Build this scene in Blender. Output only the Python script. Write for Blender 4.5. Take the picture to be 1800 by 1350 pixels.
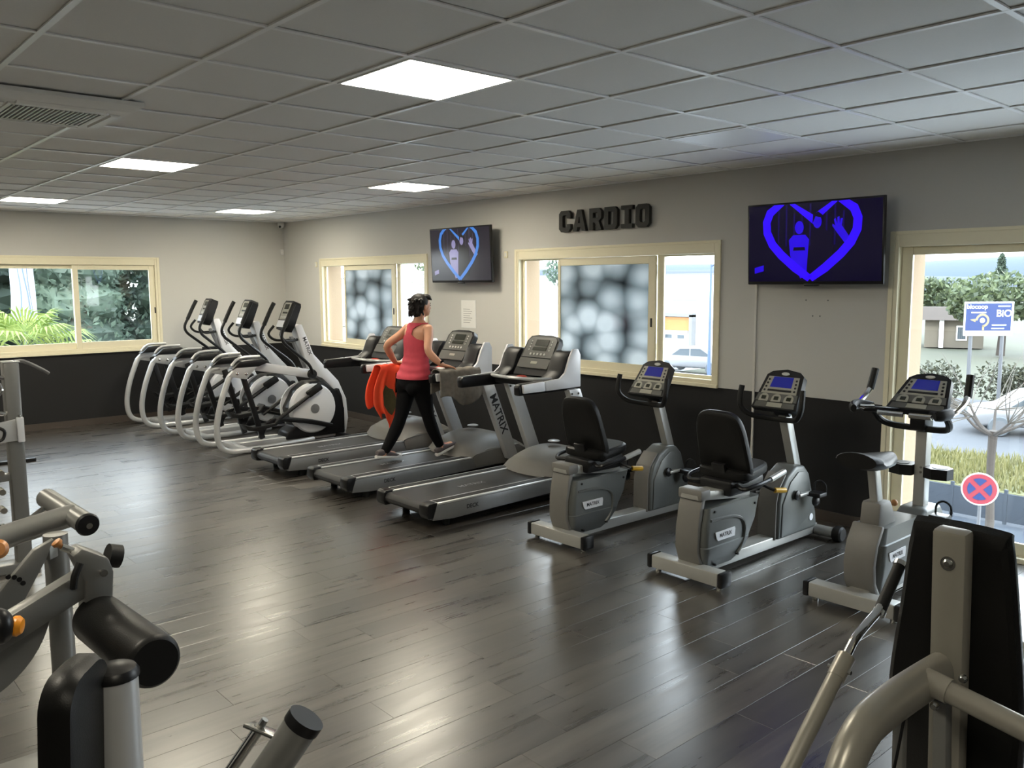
import bpy, bmesh, math, random
from mathutils import Vector, Matrix

for _o in list(bpy.data.objects):
    bpy.data.objects.remove(_o)
sc = bpy.context.scene
COL = sc.collection
random.seed(7)
PI = math.pi

# ------------------------------------------------------------------ camera
cam_d = bpy.data.cameras.new('camera')
cam_d.sensor_width = 36.0
cam_d.lens = 36.0 * 1500.8 / 1800.0
cam_d.clip_start = 0.05
cam_d.clip_end = 2000
cam = bpy.data.objects.new('camera', cam_d)
COL.objects.link(cam)
CAM = Vector((12.0426, -6.0796, 1.8465))
_yaw, _pit, _rol = 2.416726523830341, -0.11854120715595086, -0.004563773598063116
_fw = Vector((math.cos(_yaw) * math.cos(_pit), math.sin(_yaw) * math.cos(_pit), math.sin(_pit)))
_r = Vector((math.sin(_yaw), -math.cos(_yaw), 0))
_u = _r.cross(_fw)
_r, _u = _r * math.cos(_rol) + _u * math.sin(_rol), _u * math.cos(_rol) - _r * math.sin(_rol)
cam.matrix_world = Matrix(((_r.x, _u.x, -_fw.x, CAM.x), (_r.y, _u.y, -_fw.y, CAM.y), (_r.z, _u.z, -_fw.z, CAM.z), (0, 0, 0, 1)))
sc.camera = cam

# ------------------------------------------------------------------ sky, sun, exposure
world = bpy.data.worlds.new('overcast_sky')
sc.world = world
world.use_nodes = True
_n = world.node_tree.nodes
_l = world.node_tree.links
_n.clear()
_tc = _n.new('ShaderNodeTexCoord')
_sx = _n.new('ShaderNodeSeparateXYZ')
_rp = _n.new('ShaderNodeValToRGB')
_rp.color_ramp.elements[0].position = 0.0
_rp.color_ramp.elements[0].color = (0.93, 0.97, 1.0, 1)
_rp.color_ramp.elements[1].position = 1.0
_rp.color_ramp.elements[1].color = (0.68, 0.83, 1.0, 1)
_bg = _n.new('ShaderNodeBackground')
_bg.inputs['Strength'].default_value = 8.5
_wo = _n.new('ShaderNodeOutputWorld')
_l.new(_tc.outputs['Generated'], _sx.inputs[0])
_l.new(_sx.outputs['Z'], _rp.inputs[0])
_l.new(_rp.outputs[0], _bg.inputs['Color'])
_l.new(_bg.outputs[0], _wo.inputs[0])

sun_d = bpy.data.lights.new('sun', 'SUN')
sun_d.energy = 3.4
sun_d.angle = math.radians(6)
sun_d.color = (1.0, 0.95, 0.86)
sun = bpy.data.objects.new('sun', sun_d)
COL.objects.link(sun)
sun.location = (30, -30, 40)
sun.rotation_euler = Vector((-0.45, 0.62, -0.72)).to_track_quat('-Z', 'Y').to_euler()

def portal(name, loc, sx, sy, rot):
    d = bpy.data.lights.new(name, 'AREA')
    d.shape = 'RECTANGLE'
    d.size, d.size_y = sx, sy
    d.cycles.is_portal = True
    o = bpy.data.objects.new(name, d)
    COL.objects.link(o)
    o.location = loc
    o.rotation_euler = rot
    return o
portal('window_portal', (2.38, 0.31, 1.58), 2.5, 1.2, (-PI / 2, 0, 0))
portal('window_portal', (6.53, 0.31, 1.58), 2.5, 1.2, (-PI / 2, 0, 0))
portal('window_portal', (10.55, 0.31, 1.1), 2.6, 2.2, (-PI / 2, 0, 0))
portal('window_portal', (-0.31, -2.93, 1.58), 2.1, 1.2, (PI / 2, 0, -PI / 2))

vs = sc.view_settings
vs.view_transform = 'Standard'
vs.look = 'None'
vs.exposure = 0.5
vs.gamma = 1.0
vs.use_curve_mapping = False
sc.cycles.use_denoising = True
sc.cycles.sample_clamp_indirect = 5.0
sc.cycles.max_bounces = 10
sc.cycles.diffuse_bounces = 5
sc.cycles.transparent_max_bounces = 16
PANEL_STRENGTH = 31.0

# ------------------------------------------------------------------ materials
MATS = {}
def nodes_of(name):
    m = bpy.data.materials.new(name)
    m.use_nodes = True
    MATS[name] = m
    nt = m.node_tree
    return m, nt.nodes, nt.links, nt.nodes['Principled BSDF']

def mat(name, col, rough=0.5, metal=0.0, var=0.06, scale=30.0, bump=0.0, spec=0.5, emit=None, estr=0.0, coat=0.0, stretch=None):
    """Principled material with a little procedural mottling of colour and gloss."""
    m, n, l, b = nodes_of(name)
    b.inputs['Metallic'].default_value = metal
    b.inputs['Specular IOR Level'].default_value = spec
    b.inputs['Coat Weight'].default_value = coat
    b.inputs['Coat Roughness'].default_value = 0.15
    tc = n.new('ShaderNodeTexCoord')
    nz = n.new('ShaderNodeTexNoise')
    nz.inputs['Scale'].default_value = scale
    nz.inputs['Detail'].default_value = 3
    src = tc.outputs['Object']
    if stretch:
        mp = n.new('ShaderNodeMapping')
        mp.inputs['Scale'].default_value = stretch
        l.new(src, mp.inputs[0])
        src = mp.outputs[0]
    l.new(src, nz.inputs['Vector'])
    mx = n.new('ShaderNodeMix')
    mx.data_type = 'RGBA'
    mx.inputs[6].default_value = tuple(max(0, c * (1 - var)) for c in col[:3]) + (1,)
    mx.inputs[7].default_value = tuple(min(1, c * (1 + var)) for c in col[:3]) + (1,)
    l.new(nz.outputs['Fac'], mx.inputs[0])
    l.new(mx.outputs[2], b.inputs['Base Color'])
    mr = n.new('ShaderNodeMapRange')
    mr.inputs[3].default_value = max(0.02, rough - 0.02)
    mr.inputs[4].default_value = min(1.0, rough + 0.02)
    l.new(nz.outputs['Fac'], mr.inputs[0])
    l.new(mr.outputs[0], b.inputs['Roughness'])
    if bump:
        bp = n.new('ShaderNodeBump')
        bp.inputs['Strength'].default_value = bump
        bp.inputs['Distance'].default_value = 0.004
        l.new(nz.outputs['Fac'], bp.inputs['Height'])
        l.new(bp.outputs[0], b.inputs['Normal'])
    if emit:
        b.inputs['Emission Color'].default_value = tuple(emit) + (1,)
        b.inputs['Emission Strength'].default_value = estr
    return m

def srgb(r, g, b):
    f = lambda c: (c / 255 / 12.92) if c / 255 <= 0.04045 else ((c / 255 + 0.055) / 1.055) ** 2.4
    return (f(r), f(g), f(b))

mat('wall_exterior', srgb(149, 129, 105), 0.9, bump=0.3, scale=60)
mat('ceiling_tile', (0.84, 0.83, 0.80), 0.95, var=0.03, scale=160, bump=0.1)
mat('ceiling_bar', (0.93, 0.93, 0.92), 0.35, var=0.02)
mat('ceiling_void', (0.05, 0.05, 0.05), 0.9)
mat('cream_frame', srgb(230, 222, 194), 0.35, var=0.02)
mat('white_plastic', (0.75, 0.75, 0.73), 0.4, var=0.03)
mat('baseboard', srgb(70, 62, 56), 0.5)
mat('panel_lit', (0.9, 0.9, 0.88), 0.5, var=0, emit=(1.0, 0.92, 0.74), estr=PANEL_STRENGTH)
mat('panel_off', (0.85, 0.86, 0.88), 0.3, var=0.02, spec=1.0)
mat('black_plastic', (0.008, 0.008, 0.009), 0.36, spec=0.35)
mat('black_rubber', (0.009, 0.009, 0.009), 0.55, bump=0.1, scale=200, spec=0.3)
mat('black_leather', (0.005, 0.005, 0.005), 0.42, bump=0.15, scale=240, spec=0.3)
mat('belt_rubber', (0.016, 0.016, 0.017), 0.45, var=0.2, scale=18, stretch=(6, 0.6, 1), spec=0.4)
mat('silver_paint', (0.52, 0.53, 0.54), 0.32, metal=0.3, var=0.015, scale=6)
mat('white_silver', (0.70, 0.71, 0.74), 0.34, metal=0.05, var=0.012, scale=6)
mat('grey_side', (0.22, 0.225, 0.235), 0.38, metal=0.4, var=0.04)
mat('hood_grey', (0.15, 0.145, 0.135), 0.5, var=0.06)
mat('bike_grey', (0.115, 0.122, 0.118), 0.38, metal=0.25, var=0.05)
mat('bike_silver', (0.40, 0.40, 0.38), 0.36, metal=0.45, var=0.04)
mat('console_dark', (0.010, 0.010, 0.011), 0.42, spec=0.3)
mat('console_face', (0.33, 0.32, 0.27), 0.42, metal=0.2, var=0.04)
mat('console_grey', (0.085, 0.085, 0.078), 0.4, var=0.05)
mat('lcd_blue', (0.008, 0.01, 0.12), 0.25, var=0.02, emit=(0.01, 0.015, 0.22), estr=0.35)
mat('lcd_dark', (0.02, 0.022, 0.015), 0.25)
mat('button', (0.5, 0.5, 0.47), 0.4)
mat('red_plastic', (0.45, 0.03, 0.015), 0.35)
mat('chrome', (0.75, 0.74, 0.72), 0.12, metal=1.0, var=0.02)
mat('steel_bolt', (0.5, 0.5, 0.48), 0.25, metal=1.0)
mat('gym_steel', (0.20, 0.20, 0.195), 0.34, metal=0.35, var=0.04)
mat('gym_steel_warm', (0.29, 0.275, 0.24), 0.33, metal=0.35, var=0.04)
mat('orange_plastic', srgb(222, 140, 30), 0.35)
mat('copper_knob', srgb(176, 120, 70), 0.35)
mat('yellow_knob', srgb(205, 160, 40), 0.4)
mat('letter_grey', (0.035, 0.035, 0.032), 0.75, bump=0.4, scale=90)
mat('letter_print', (0.015, 0.015, 0.02), 0.5, var=0)
mat('print_white', (0.45, 0.45, 0.45), 0.5, var=0)
mat('paper', (0.78, 0.77, 0.74), 0.7, var=0.02)
mat('skin', srgb(205, 150, 120), 0.5, var=0.06, scale=12)
mat('hair', (0.012, 0.009, 0.008), 0.6, var=0.5, scale=60, bump=0.6, stretch=(1, 1, 0.3), spec=0.25)
mat('pink_cloth', srgb(205, 72, 88), 0.8, var=0.12, scale=25, bump=0.3)
mat('black_cloth', (0.004, 0.004, 0.005), 0.8, bump=0.2, spec=0.15)
mat('shoe_grey', (0.10, 0.085, 0.09), 0.8, var=0.3, scale=80)
mat('shoe_white', (0.72, 0.70, 0.69), 0.6)
mat('lace_pink', srgb(200, 110, 125), 0.7)
mat('orange_cloth', srgb(255, 84, 48), 0.75, var=0.06, scale=14, bump=0.3)
mat('olive_cloth', srgb(84, 76, 48), 0.85, var=0.3, scale=30)
mat('towel_grey', srgb(120, 114, 106), 0.95, var=0.35, scale=26, bump=0.8)
mat('tv_black', (0.006, 0.006, 0.007), 0.16, var=0)
mat('eye_dark', (0.02, 0.015, 0.012), 0.2)
mat('lip', srgb(170, 90, 85), 0.5)

def band_wall(name, lightc, darkc, split):
    m, n, l, b = nodes_of(name)
    g = n.new('ShaderNodeNewGeometry')
    s = n.new('ShaderNodeSeparateXYZ')
    l.new(g.outputs['Position'], s.inputs[0])
    gt = n.new('ShaderNodeMath')
    gt.operation = 'GREATER_THAN'
    gt.inputs[1].default_value = split
    l.new(s.outputs['Z'], gt.inputs[0])
    nz = n.new('ShaderNodeTexNoise')
    nz.inputs['Scale'].default_value = 120
    mx = n.new('ShaderNodeMix')
    mx.data_type = 'RGBA'
    mx.inputs[6].default_value = tuple(darkc) + (1,)
    mx.inputs[7].default_value = tuple(lightc) + (1,)
    l.new(gt.outputs[0], mx.inputs[0])
    l.new(mx.outputs[2], b.inputs['Base Color'])
    b.inputs['Roughness'].default_value = 0.75
    b.inputs['Specular IOR Level'].default_value = 0.3
    bp = n.new('ShaderNodeBump')
    bp.inputs['Strength'].default_value = 0.08
    bp.inputs['Distance'].default_value = 0.003
    l.new(nz.outputs['Fac'], bp.inputs['Height'])
    l.new(bp.outputs[0], b.inputs['Normal'])
    return m
band_wall('wall_paint', (0.555, 0.545, 0.515), (0.016, 0.016, 0.017), 0.95)

def plank_material(name, island):
    m, n, l, b = nodes_of(name)
    tc = n.new('ShaderNodeTexCoord')
    g = n.new('ShaderNodeNewGeometry')
    if island:
        rnd = g.outputs['Random Per Island']
    else:
        oi = n.new('ShaderNodeObjectInfo')
        rnd = oi.outputs['Random']
    mul = n.new('ShaderNodeMath')
    mul.operation = 'MULTIPLY'
    mul.inputs[1].default_value = 37.0
    l.new(rnd, mul.inputs[0])
    cmb = n.new('ShaderNodeCombineXYZ')
    l.new(mul.outputs[0], cmb.inputs[0])
    l.new(mul.outputs[0], cmb.inputs[2])
    add = n.new('ShaderNodeVectorMath')
    add.operation = 'ADD'
    l.new(g.outputs['Position'], add.inputs[0])
    l.new(cmb.outputs[0], add.inputs[1])
    mp = n.new('ShaderNodeMapping')
    mp.inputs['Scale'].default_value = (16, 1.4, 1)
    l.new(add.outputs[0], mp.inputs[0])
    nz = n.new('ShaderNodeTexNoise')
    nz.inputs['Scale'].default_value = 1.0
    nz.inputs['Detail'].default_value = 6
    nz.inputs['Roughness'].default_value = 0.62
    l.new(mp.outputs[0], nz.inputs['Vector'])
    rp = n.new('ShaderNodeValToRGB')
    rp.color_ramp.elements[0].position = 0.28
    rp.color_ramp.elements[0].color = (0.016, 0.0135, 0.0115, 1)
    rp.color_ramp.elements[1].position = 0.78
    rp.color_ramp.elements[1].color = (0.082, 0.072, 0.061, 1)
    l.new(nz.outputs['Fac'], rp.inputs[0])
    mr = n.new('ShaderNodeMapRange')
    mr.inputs[3].default_value = 0.62
    mr.inputs[4].default_value = 1.32
    l.new(rnd, mr.inputs[0])
    hv = n.new('ShaderNodeHueSaturation')
    l.new(mr.outputs[0], hv.inputs['Value'])
    l.new(rp.outputs[0], hv.inputs['Color'])
    l.new(hv.outputs[0], b.inputs['Base Color'])
    r2 = n.new('ShaderNodeMapRange')
    r2.inputs[1].default_value = 0.3
    r2.inputs[2].default_value = 0.7
    r2.inputs[3].default_value = 0.255
    r2.inputs[4].default_value = 0.335
    l.new(nz.outputs['Fac'], r2.inputs[0])
    l.new(r2.outputs[0], b.inputs['Roughness'])
    b.inputs['Specular IOR Level'].default_value = 0.75
    b.inputs['IOR'].default_value = 1.82
    bp = n.new('ShaderNodeBump')
    bp.inputs['Strength'].default_value = 0.06
    bp.inputs['Distance'].default_value = 0.002
    l.new(nz.outputs['Fac'], bp.inputs['Height'])
    l.new(bp.outputs[0], b.inputs['Normal'])
plank_material('plank', False)
plank_material('plank_rest', True)

def glass_material(name, tint=(0.97, 0.985, 0.98), film=False):
    m, n, l, b = nodes_of(name)
    out = n['Material Output']
    tr = n.new('ShaderNodeBsdfTransparent')
    tr.inputs[0].default_value = tuple(tint) + (1,)
    gl = n.new('ShaderNodeBsdfGlossy')
    gl.inputs['Roughness'].default_value = 0.02
    fr = n.new('ShaderNodeFresnel')
    ge = n.new('ShaderNodeNewGeometry')          # same reflectance on both faces of the thin pane
    io = n.new('ShaderNodeMapRange')
    io.inputs[3].default_value = 1.45
    io.inputs[4].default_value = 1 / 1.45
    l.new(ge.outputs['Backfacing'], io.inputs[0])
    l.new(io.outputs[0], fr.inputs['IOR'])
    mx = n.new('ShaderNodeMixShader')
    l.new(fr.outputs[0], mx.inputs[0])
    l.new(gl.outputs[0], mx.inputs[2])
    body = tr.outputs[0]
    if film:
        tc = n.new('ShaderNodeTexCoord')
        wn = n.new('ShaderNodeTexNoise')
        wn.inputs['Scale'].default_value = 5.0
        mpf = n.new('ShaderNodeMapping')
        mpf.inputs['Scale'].default_value = (0.72, 0.0, 0.95)
        l.new(tc.outputs['Object'], mpf.inputs[0])
        l.new(mpf.outputs[0], wn.inputs['Vector'])
        vm = n.new('ShaderNodeMix')
        vm.data_type = 'RGBA'
        vm.inputs[0].default_value = 0.03
        l.new(mpf.outputs[0], vm.inputs[6])
        l.new(wn.outputs['Color'], vm.inputs[7])
        vo = n.new('ShaderNodeTexVoronoi')
        vo.feature = 'SMOOTH_F1'
        vo.inputs['Smoothness'].default_value = 0.12
        vo.inputs['Scale'].default_value = 4.6
        vo.inputs['Randomness'].default_value = 0.7
        l.new(vm.outputs[2], vo.inputs['Vector'])
        cr = n.new('ShaderNodeValToRGB')
        cr.color_ramp.elements[0].position = 0.30
        cr.color_ramp.elements[0].color = (0.44, 0.46, 0.46, 1)
        cr.color_ramp.elements[1].position = 0.88
        cr.color_ramp.elements[1].color = (0.045, 0.055, 0.06, 1)
        e = cr.color_ramp.elements.new(0.62)
        e.color = (0.24, 0.265, 0.27, 1)
        l.new(vo.outputs['Distance'], cr.inputs[0])
        tl = n.new('ShaderNodeBsdfTranslucent')
        l.new(cr.outputs[0], tl.inputs[0])
        df = n.new('ShaderNodeBsdfDiffuse')
        l.new(cr.outputs[0], df.inputs[0])
        m0 = n.new('ShaderNodeMixShader')
        m0.inputs[0].default_value = 0.3
        l.new(tl.outputs[0], m0.inputs[1])
        l.new(df.outputs[0], m0.inputs[2])
        t2 = n.new('ShaderNodeBsdfTransparent')
        l.new(cr.outputs[0], t2.inputs[0])
        m1 = n.new('ShaderNodeMixShader')
        m1.inputs[0].default_value = 0.28
        l.new(m0.outputs[0], m1.inputs[1])
        l.new(t2.outputs[0], m1.inputs[2])
        body = m1.outputs[0]
    l.new(body, mx.inputs[1])
    l.new(mx.outputs[0], out.inputs[0])
    return m
glass_material('glass')
glass_material('film_glass', film=True)

def leaf_material(name, c0, c1):
    m, n, l, b = nodes_of(name)
    g = n.new('ShaderNodeNewGeometry')
    rp = n.new('ShaderNodeValToRGB')
    rp.color_ramp.elements[0].color = tuple(c0) + (1,)
    rp.color_ramp.elements[1].color = tuple(c1) + (1,)
    l.new(g.outputs['Random Per Island'], rp.inputs[0])
    l.new(rp.outputs[0], b.inputs['Base Color'])
    b.inputs['Roughness'].default_value = 0.6
    tl = n.new('ShaderNodeBsdfTranslucent')
    l.new(rp.outputs[0], tl.inputs[0])
    mx = n.new('ShaderNodeMixShader')
    mx.inputs[0].default_value = 0.35
    l.new(b.outputs[0], mx.inputs[1])
    l.new(tl.outputs[0], mx.inputs[2])
    l.new(mx.outputs[0], n['Material Output'].inputs[0])
leaf_material('leaf_dark', srgb(40, 54, 44), srgb(84, 100, 84))
leaf_material('leaf_mid', srgb(46, 58, 40), srgb(92, 102, 70))
leaf_material('leaf_palm', srgb(84, 104, 36), srgb(131, 142, 75))
leaf_material('leaf_hedge', srgb(40, 43, 32), srgb(70, 70, 54))
leaf_material('grass_blade', srgb(82, 82, 44), srgb(112, 108, 70))
mat('bark', srgb(52, 46, 41), 0.9, var=0.25, scale=20, bump=0.6)
mat('pale_twig', srgb(66, 60, 52), 0.85, var=0.15)
mat('hill', srgb(32, 42, 56), 1.0, var=0.12, scale=0.02)  # distance haze is put into the bluish base colour
mat('hill_far', srgb(44, 56, 72), 1.0, var=0.06, scale=0.02)  # farther ridge: paler blue stands in for thicker haze
mat('pavement', srgb(176, 180, 183), 0.9, var=0.05, scale=3)
mat('road', srgb(40, 47, 56), 0.9, var=0.15, scale=8)
mat('lawn', srgb(84, 84, 54), 0.95, var=0.2, scale=2)
mat('asphalt', srgb(52, 54, 58), 0.9, var=0.08, scale=4)
mat('field', srgb(56, 57, 42), 0.95, var=0.18, scale=0.6)
mat('facade_white', srgb(204, 204, 202), 0.8, var=0.02)
mat('facade_line', srgb(99, 100, 102), 0.7)
mat('dock_orange', srgb(147, 99, 55), 0.7)
mat('roof_tile', srgb(58, 50, 44), 0.9, var=0.2, scale=3)
mat('house_wall', srgb(92, 86, 76), 0.9)
mat('dark_pane', srgb(70, 78, 84), 0.2)
mat('car_white', (0.13, 0.135, 0.145), 0.25, coat=0.5)
mat('car_glass', (0.05, 0.06, 0.07), 0.1)
mat('car_dark', (0.06, 0.07, 0.08), 0.4)
mat('sign_blue', srgb(10, 36, 84), 0.5, var=0.02)
mat('sign_red', srgb(115, 31, 45), 0.5, var=0.02)
mat('sign_white', (0.42, 0.43, 0.44), 0.5, var=0.01)
mat('sign_yellow', srgb(121, 110, 81), 0.5, var=0.02)
mat('pole_grey', srgb(86, 88, 92), 0.5, metal=0.4)
mat('pole_blue', srgb(64, 81, 110), 0.5)
mat('banner', srgb(150, 155, 162), 0.8, var=0.03)
mat('banner_stripe', srgb(79, 92, 112), 0.8)
mat('ac_white', (0.85, 0.84, 0.80), 0.45, var=0.03)
mat('ac_grille', (0.10, 0.10, 0.095), 0.6)
mat('vinyl_cord', (0.6, 0.58, 0.54), 0.5)

# ------------------------------------------------------------------ geometry helpers
class G:
    def __init__(self, off=(0, 0, 0)):
        self.bm = bmesh.new()
        self.off = Vector(off)

    def _faces(self, vs_, fs, bev=0, seg=2, ang=25):
        bv = [self.bm.verts.new(v) for v in vs_]
        nf = []
        for f in fs:
            try:
                nf.append(self.bm.faces.new([bv[i] for i in f]))
            except ValueError:
                pass
        if bev > 0:
            self.bm.normal_update()
            es = set()
            for f in nf:
                for e in f.edges:
                    if len(e.link_faces) == 2 and e.calc_face_angle(0) > math.radians(ang):
                        es.add(e)
            bmesh.ops.bevel(self.bm, geom=list(es), offset=bev, segments=seg, profile=0.5, affect='EDGES', clamp_overlap=True)
        return self

    def box(self, x0, x1, y0, y1, z0, z1, bev=0, seg=2):
        v = [(x0, y0, z0), (x1, y0, z0), (x1, y1, z0), (x0, y1, z0), (x0, y0, z1), (x1, y0, z1), (x1, y1, z1), (x0, y1, z1)]
        f = [(0, 3, 2, 1), (4, 5, 6, 7), (0, 1, 5, 4), (1, 2, 6, 5), (2, 3, 7, 6), (3, 0, 4, 7)]
        return self._faces(v, f, bev, seg)

    def prism(self, prof, c0, c1, axis='x', bev=0, seg=2):
        n = len(prof)
        def P(a, b, c):
            return {'x': (c, a, b), 'y': (a, c, b), 'z': (a, b, c)}[axis]
        v = [P(a, b, c0) for a, b in prof] + [P(a, b, c1) for a, b in prof]
        f = [tuple(range(n))[::-1], tuple(range(n, 2 * n))] + [(i, (i + 1) % n, n + (i + 1) % n, n + i) for i in range(n)]
        area = sum(prof[i][0] * prof[(i + 1) % n][1] - prof[(i + 1) % n][0] * prof[i][1] for i in range(n))
        flip = (area < 0) != (axis == 'y')
        if flip:
            f = [t[::-1] for t in f]
        if c1 < c0:
            f = [t[::-1] for t in f]
        return self._faces(v, f, bev, seg)

    def slab(self, p0, p1, w, h, up=(0, 0, 1), bev=0, w1=None, h1=None):
        """box beam from p0 to p1 with width w (sideways) and height h (towards up)"""
        p0, p1, up = Vector(p0), Vector(p1), Vector(up)
        d = (p1 - p0).normalized()
        s = d.cross(up).normalized()
        t = s.cross(d).normalized()
        w1 = w if w1 is None else w1
        h1 = h if h1 is None else h1
        v = []
        for p, ww, hh in ((p0, w, h), (p1, w1, h1)):
            v += [p - s * ww / 2 - t * hh / 2, p + s * ww / 2 - t * hh / 2, p + s * ww / 2 + t * hh / 2, p - s * ww / 2 + t * hh / 2]
        f = [(3, 2, 1, 0), (4, 5, 6, 7), (0, 1, 5, 4), (1, 2, 6, 5), (2, 3, 7, 6), (3, 0, 4, 7)]
        f = [t_[::-1] for t_ in f]
        self._faces(v, f, bev)
        return self

    def tube(self, pts, r, seg=10, sub=0, closed=False, flat=None, up=None):
        pts = [Vector(p) for p in pts]
        rs = list(r) if isinstance(r, (list, tuple)) else [r] * len(pts)
        if sub:
            np_, nr = [], []
            N = len(pts)
            rng = range(N if closed else N - 1)
            for i in rng:
                g = lambda k: pts[k % N] if closed else pts[min(max(k, 0), N - 1)]
                a, b, c, d = g(i - 1), g(i), g(i + 1), g(i + 2)
                for k in range(sub):
                    t = k / sub
                    np_.append(0.5 * ((2 * b) + (c - a) * t + (2 * a - 5 * b + 4 * c - d) * t * t + (3 * b - a - 3 * c + d) * t ** 3))
                    nr.append(rs[i] * (1 - t) + rs[(i + 1) % N] * t)
            if not closed:
                np_.append(pts[-1])
                nr.append(rs[-1])
            pts, rs = np_, nr
        N = len(pts)
        rings = []
        prev = None
        for i, p in enumerate(pts):
            if closed:
                d = (pts[(i + 1) % N] - pts[i - 1]).normalized()
            else:
                d = (pts[min(i + 1, N - 1)] - pts[max(i - 1, 0)]).normalized()
            if prev is None:
                a = Vector(up) if up else (Vector((0, 0, 1)) if abs(d.z) < 0.9 else Vector((1, 0, 0)))
                nrm = (a - d * a.dot(d)).normalized()
            else:
                nrm = (prev - d * prev.dot(d)).normalized()
            prev = nrm
            b = d.cross(nrm)
            fy = 1.0 if flat is None else flat
            rings.append([self.bm.verts.new(p + nrm * (math.cos(2 * PI * k / seg) * rs[i]) + b * (math.sin(2 * PI * k / seg) * rs[i] * fy)) for k in range(seg)])
        cnt = N if closed else N - 1
        for i in range(cnt):
            A, B = rings[i], rings[(i + 1) % N]
            for k in range(seg):
                self.bm.faces.new((A[k], A[(k + 1) % seg], B[(k + 1) % seg], B[k]))
        if not closed:
            self.bm.faces.new(rings[0][::-1])
            self.bm.faces.new(rings[-1])
        return self

    def lathe(self, prof, c=(0, 0, 0), axis=(0, 0, 1), seg=24):
        """prof: list of (radius, height along axis)"""
        c, ax = Vector(c), Vector(axis).normalized()
        a = Vector((0, 0, 1)) if abs(ax.z) < 0.9 else Vector((1, 0, 0))
        e1 = (a - ax * a.dot(ax)).normalized()
        e2 = ax.cross(e1)
        rings = []
        for r, h in prof:
            if r < 1e-6:
                rings.append([self.bm.verts.new(c + ax * h)])
            else:
                rings.append([self.bm.verts.new(c + ax * h + (e1 * math.cos(2 * PI * k / seg) + e2 * math.sin(2 * PI * k / seg)) * r) for k in range(seg)])
        for A, B in zip(rings, rings[1:]):
            for k in range(seg):
                k2 = (k + 1) % seg
                if len(A) == 1 and len(B) == 1:
                    continue
                if len(A) == 1:
                    self.bm.faces.new((A[0], B[k2], B[k]))
                elif len(B) == 1:
                    self.bm.faces.new((A[k], A[k2], B[0]))
                else:
                    self.bm.faces.new((A[k], A[k2], B[k2], B[k]))
        if len(rings[0]) > 1:
            self.bm.faces.new(rings[0][::-1])
        if len(rings[-1]) > 1:
            self.bm.faces.new(rings[-1])
        return self

    def cyl(self, p0, p1, r, seg=16, bev=0.0):
        p0, p1 = Vector(p0), Vector(p1)
        h = (p1 - p0).length
        pr = [(r, 0), (r, h)] if not bev else [(r - bev, 0), (r, bev), (r, h - bev), (r - bev, h)]
        return self.lathe(pr, p0, p1 - p0, seg)

    def ell(self, c, rad, seg=16, rings=10, rot=None):
        c = Vector(c)
        R = rot or Matrix.Identity(3)
        rows = []
        for i in range(rings + 1):
            th = PI * i / rings
            if i in (0, rings):
                rows.append([self.bm.verts.new(c + R @ Vector((0, 0, rad[2] * math.cos(th))))])
            else:
                rows.append([self.bm.verts.new(c + R @ Vector((rad[0] * math.sin(th) * math.cos(2 * PI * k / seg), rad[1] * math.sin(th) * math.sin(2 * PI * k / seg), rad[2] * math.cos(th)))) for k in range(seg)])
        for A, B in zip(rows, rows[1:]):
            for k in range(seg):
                k2 = (k + 1) % seg
                if len(A) == 1:
                    self.bm.faces.new((A[0], B[k], B[k2]))
                elif len(B) == 1:
                    self.bm.faces.new((A[k], B[0], A[k2]))
                else:
                    self.bm.faces.new((A[k], B[k], B[k2], A[k2]))
        return self

    def loft(self, rings, cap=True):
        """rings: list of equal-length point loops"""
        R = [[self.bm.verts.new(p) for p in ring] for ring in rings]
        n = len(R[0])
        for A, B in zip(R, R[1:]):
            for k in range(n):
                self.bm.faces.new((A[k], A[(k + 1) % n], B[(k + 1) % n], B[k]))
        if cap:
            self.bm.faces.new(R[0][::-1])
            self.bm.faces.new(R[-1])
        return self

    def grid(self, fn, nu, nv):
        V = [[self.bm.verts.new(fn(i / nu, j / nv)) for j in range(nv + 1)] for i in range(nu + 1)]
        for i in range(nu):
            for j in range(nv):
                self.bm.faces.new((V[i][j], V[i + 1][j], V[i + 1][j + 1], V[i][j + 1]))
        return self

    def xf(self, M):
        self.bm.transform(M)
        return self

    def obj(self, name, m, parent=None, smooth=35):
        if self.off.length > 0:
            self.bm.transform(Matrix.Translation(self.off))
        bmesh.ops.recalc_face_normals(self.bm, faces=self.bm.faces)
        me = bpy.data.meshes.new(name)
        self.bm.to_mesh(me)
        self.bm.free()
        return mesh_obj(name, me, m, parent, smooth)

def mesh_obj(name, me, m, parent=None, smooth=35):
    if m:
        me.materials.clear()
        me.materials.append(MATS[m] if isinstance(m, str) else m)
    if smooth:
        me.polygons.foreach_set('use_smooth', [True] * len(me.polygons))
        me.set_sharp_from_angle(angle=math.radians(smooth))
    o = bpy.data.objects.new(name, me)
    COL.objects.link(o)
    if parent:
        o.parent = parent
    return o

def thing(name, label, cat, loc=(0, 0, 0), rotz=0.0, group=None):
    o = bpy.data.objects.new(name, None)
    COL.objects.link(o)
    o.empty_display_size = 0.1
    o.location = loc
    o.rotation_euler = (0, 0, rotz)
    return tag(o, label, cat, group)

def tag(o, label=None, cat=None, group=None, kind=None):
    if label:
        o['label'] = label
    if cat:
        o['category'] = cat
    if group:
        o['group'] = group
    if kind:
        o['kind'] = kind
    return o

def recenter(o):
    """put the origin of a single-mesh top-level thing at its base centre"""
    bb = [Vector(c) for c in o.bound_box]
    c = Vector((sum(v.x for v in bb) / 8, sum(v.y for v in bb) / 8, min(v.z for v in bb)))
    o.data.transform(Matrix.Translation(-c))
    o.location = o.location + c
    return o

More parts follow.
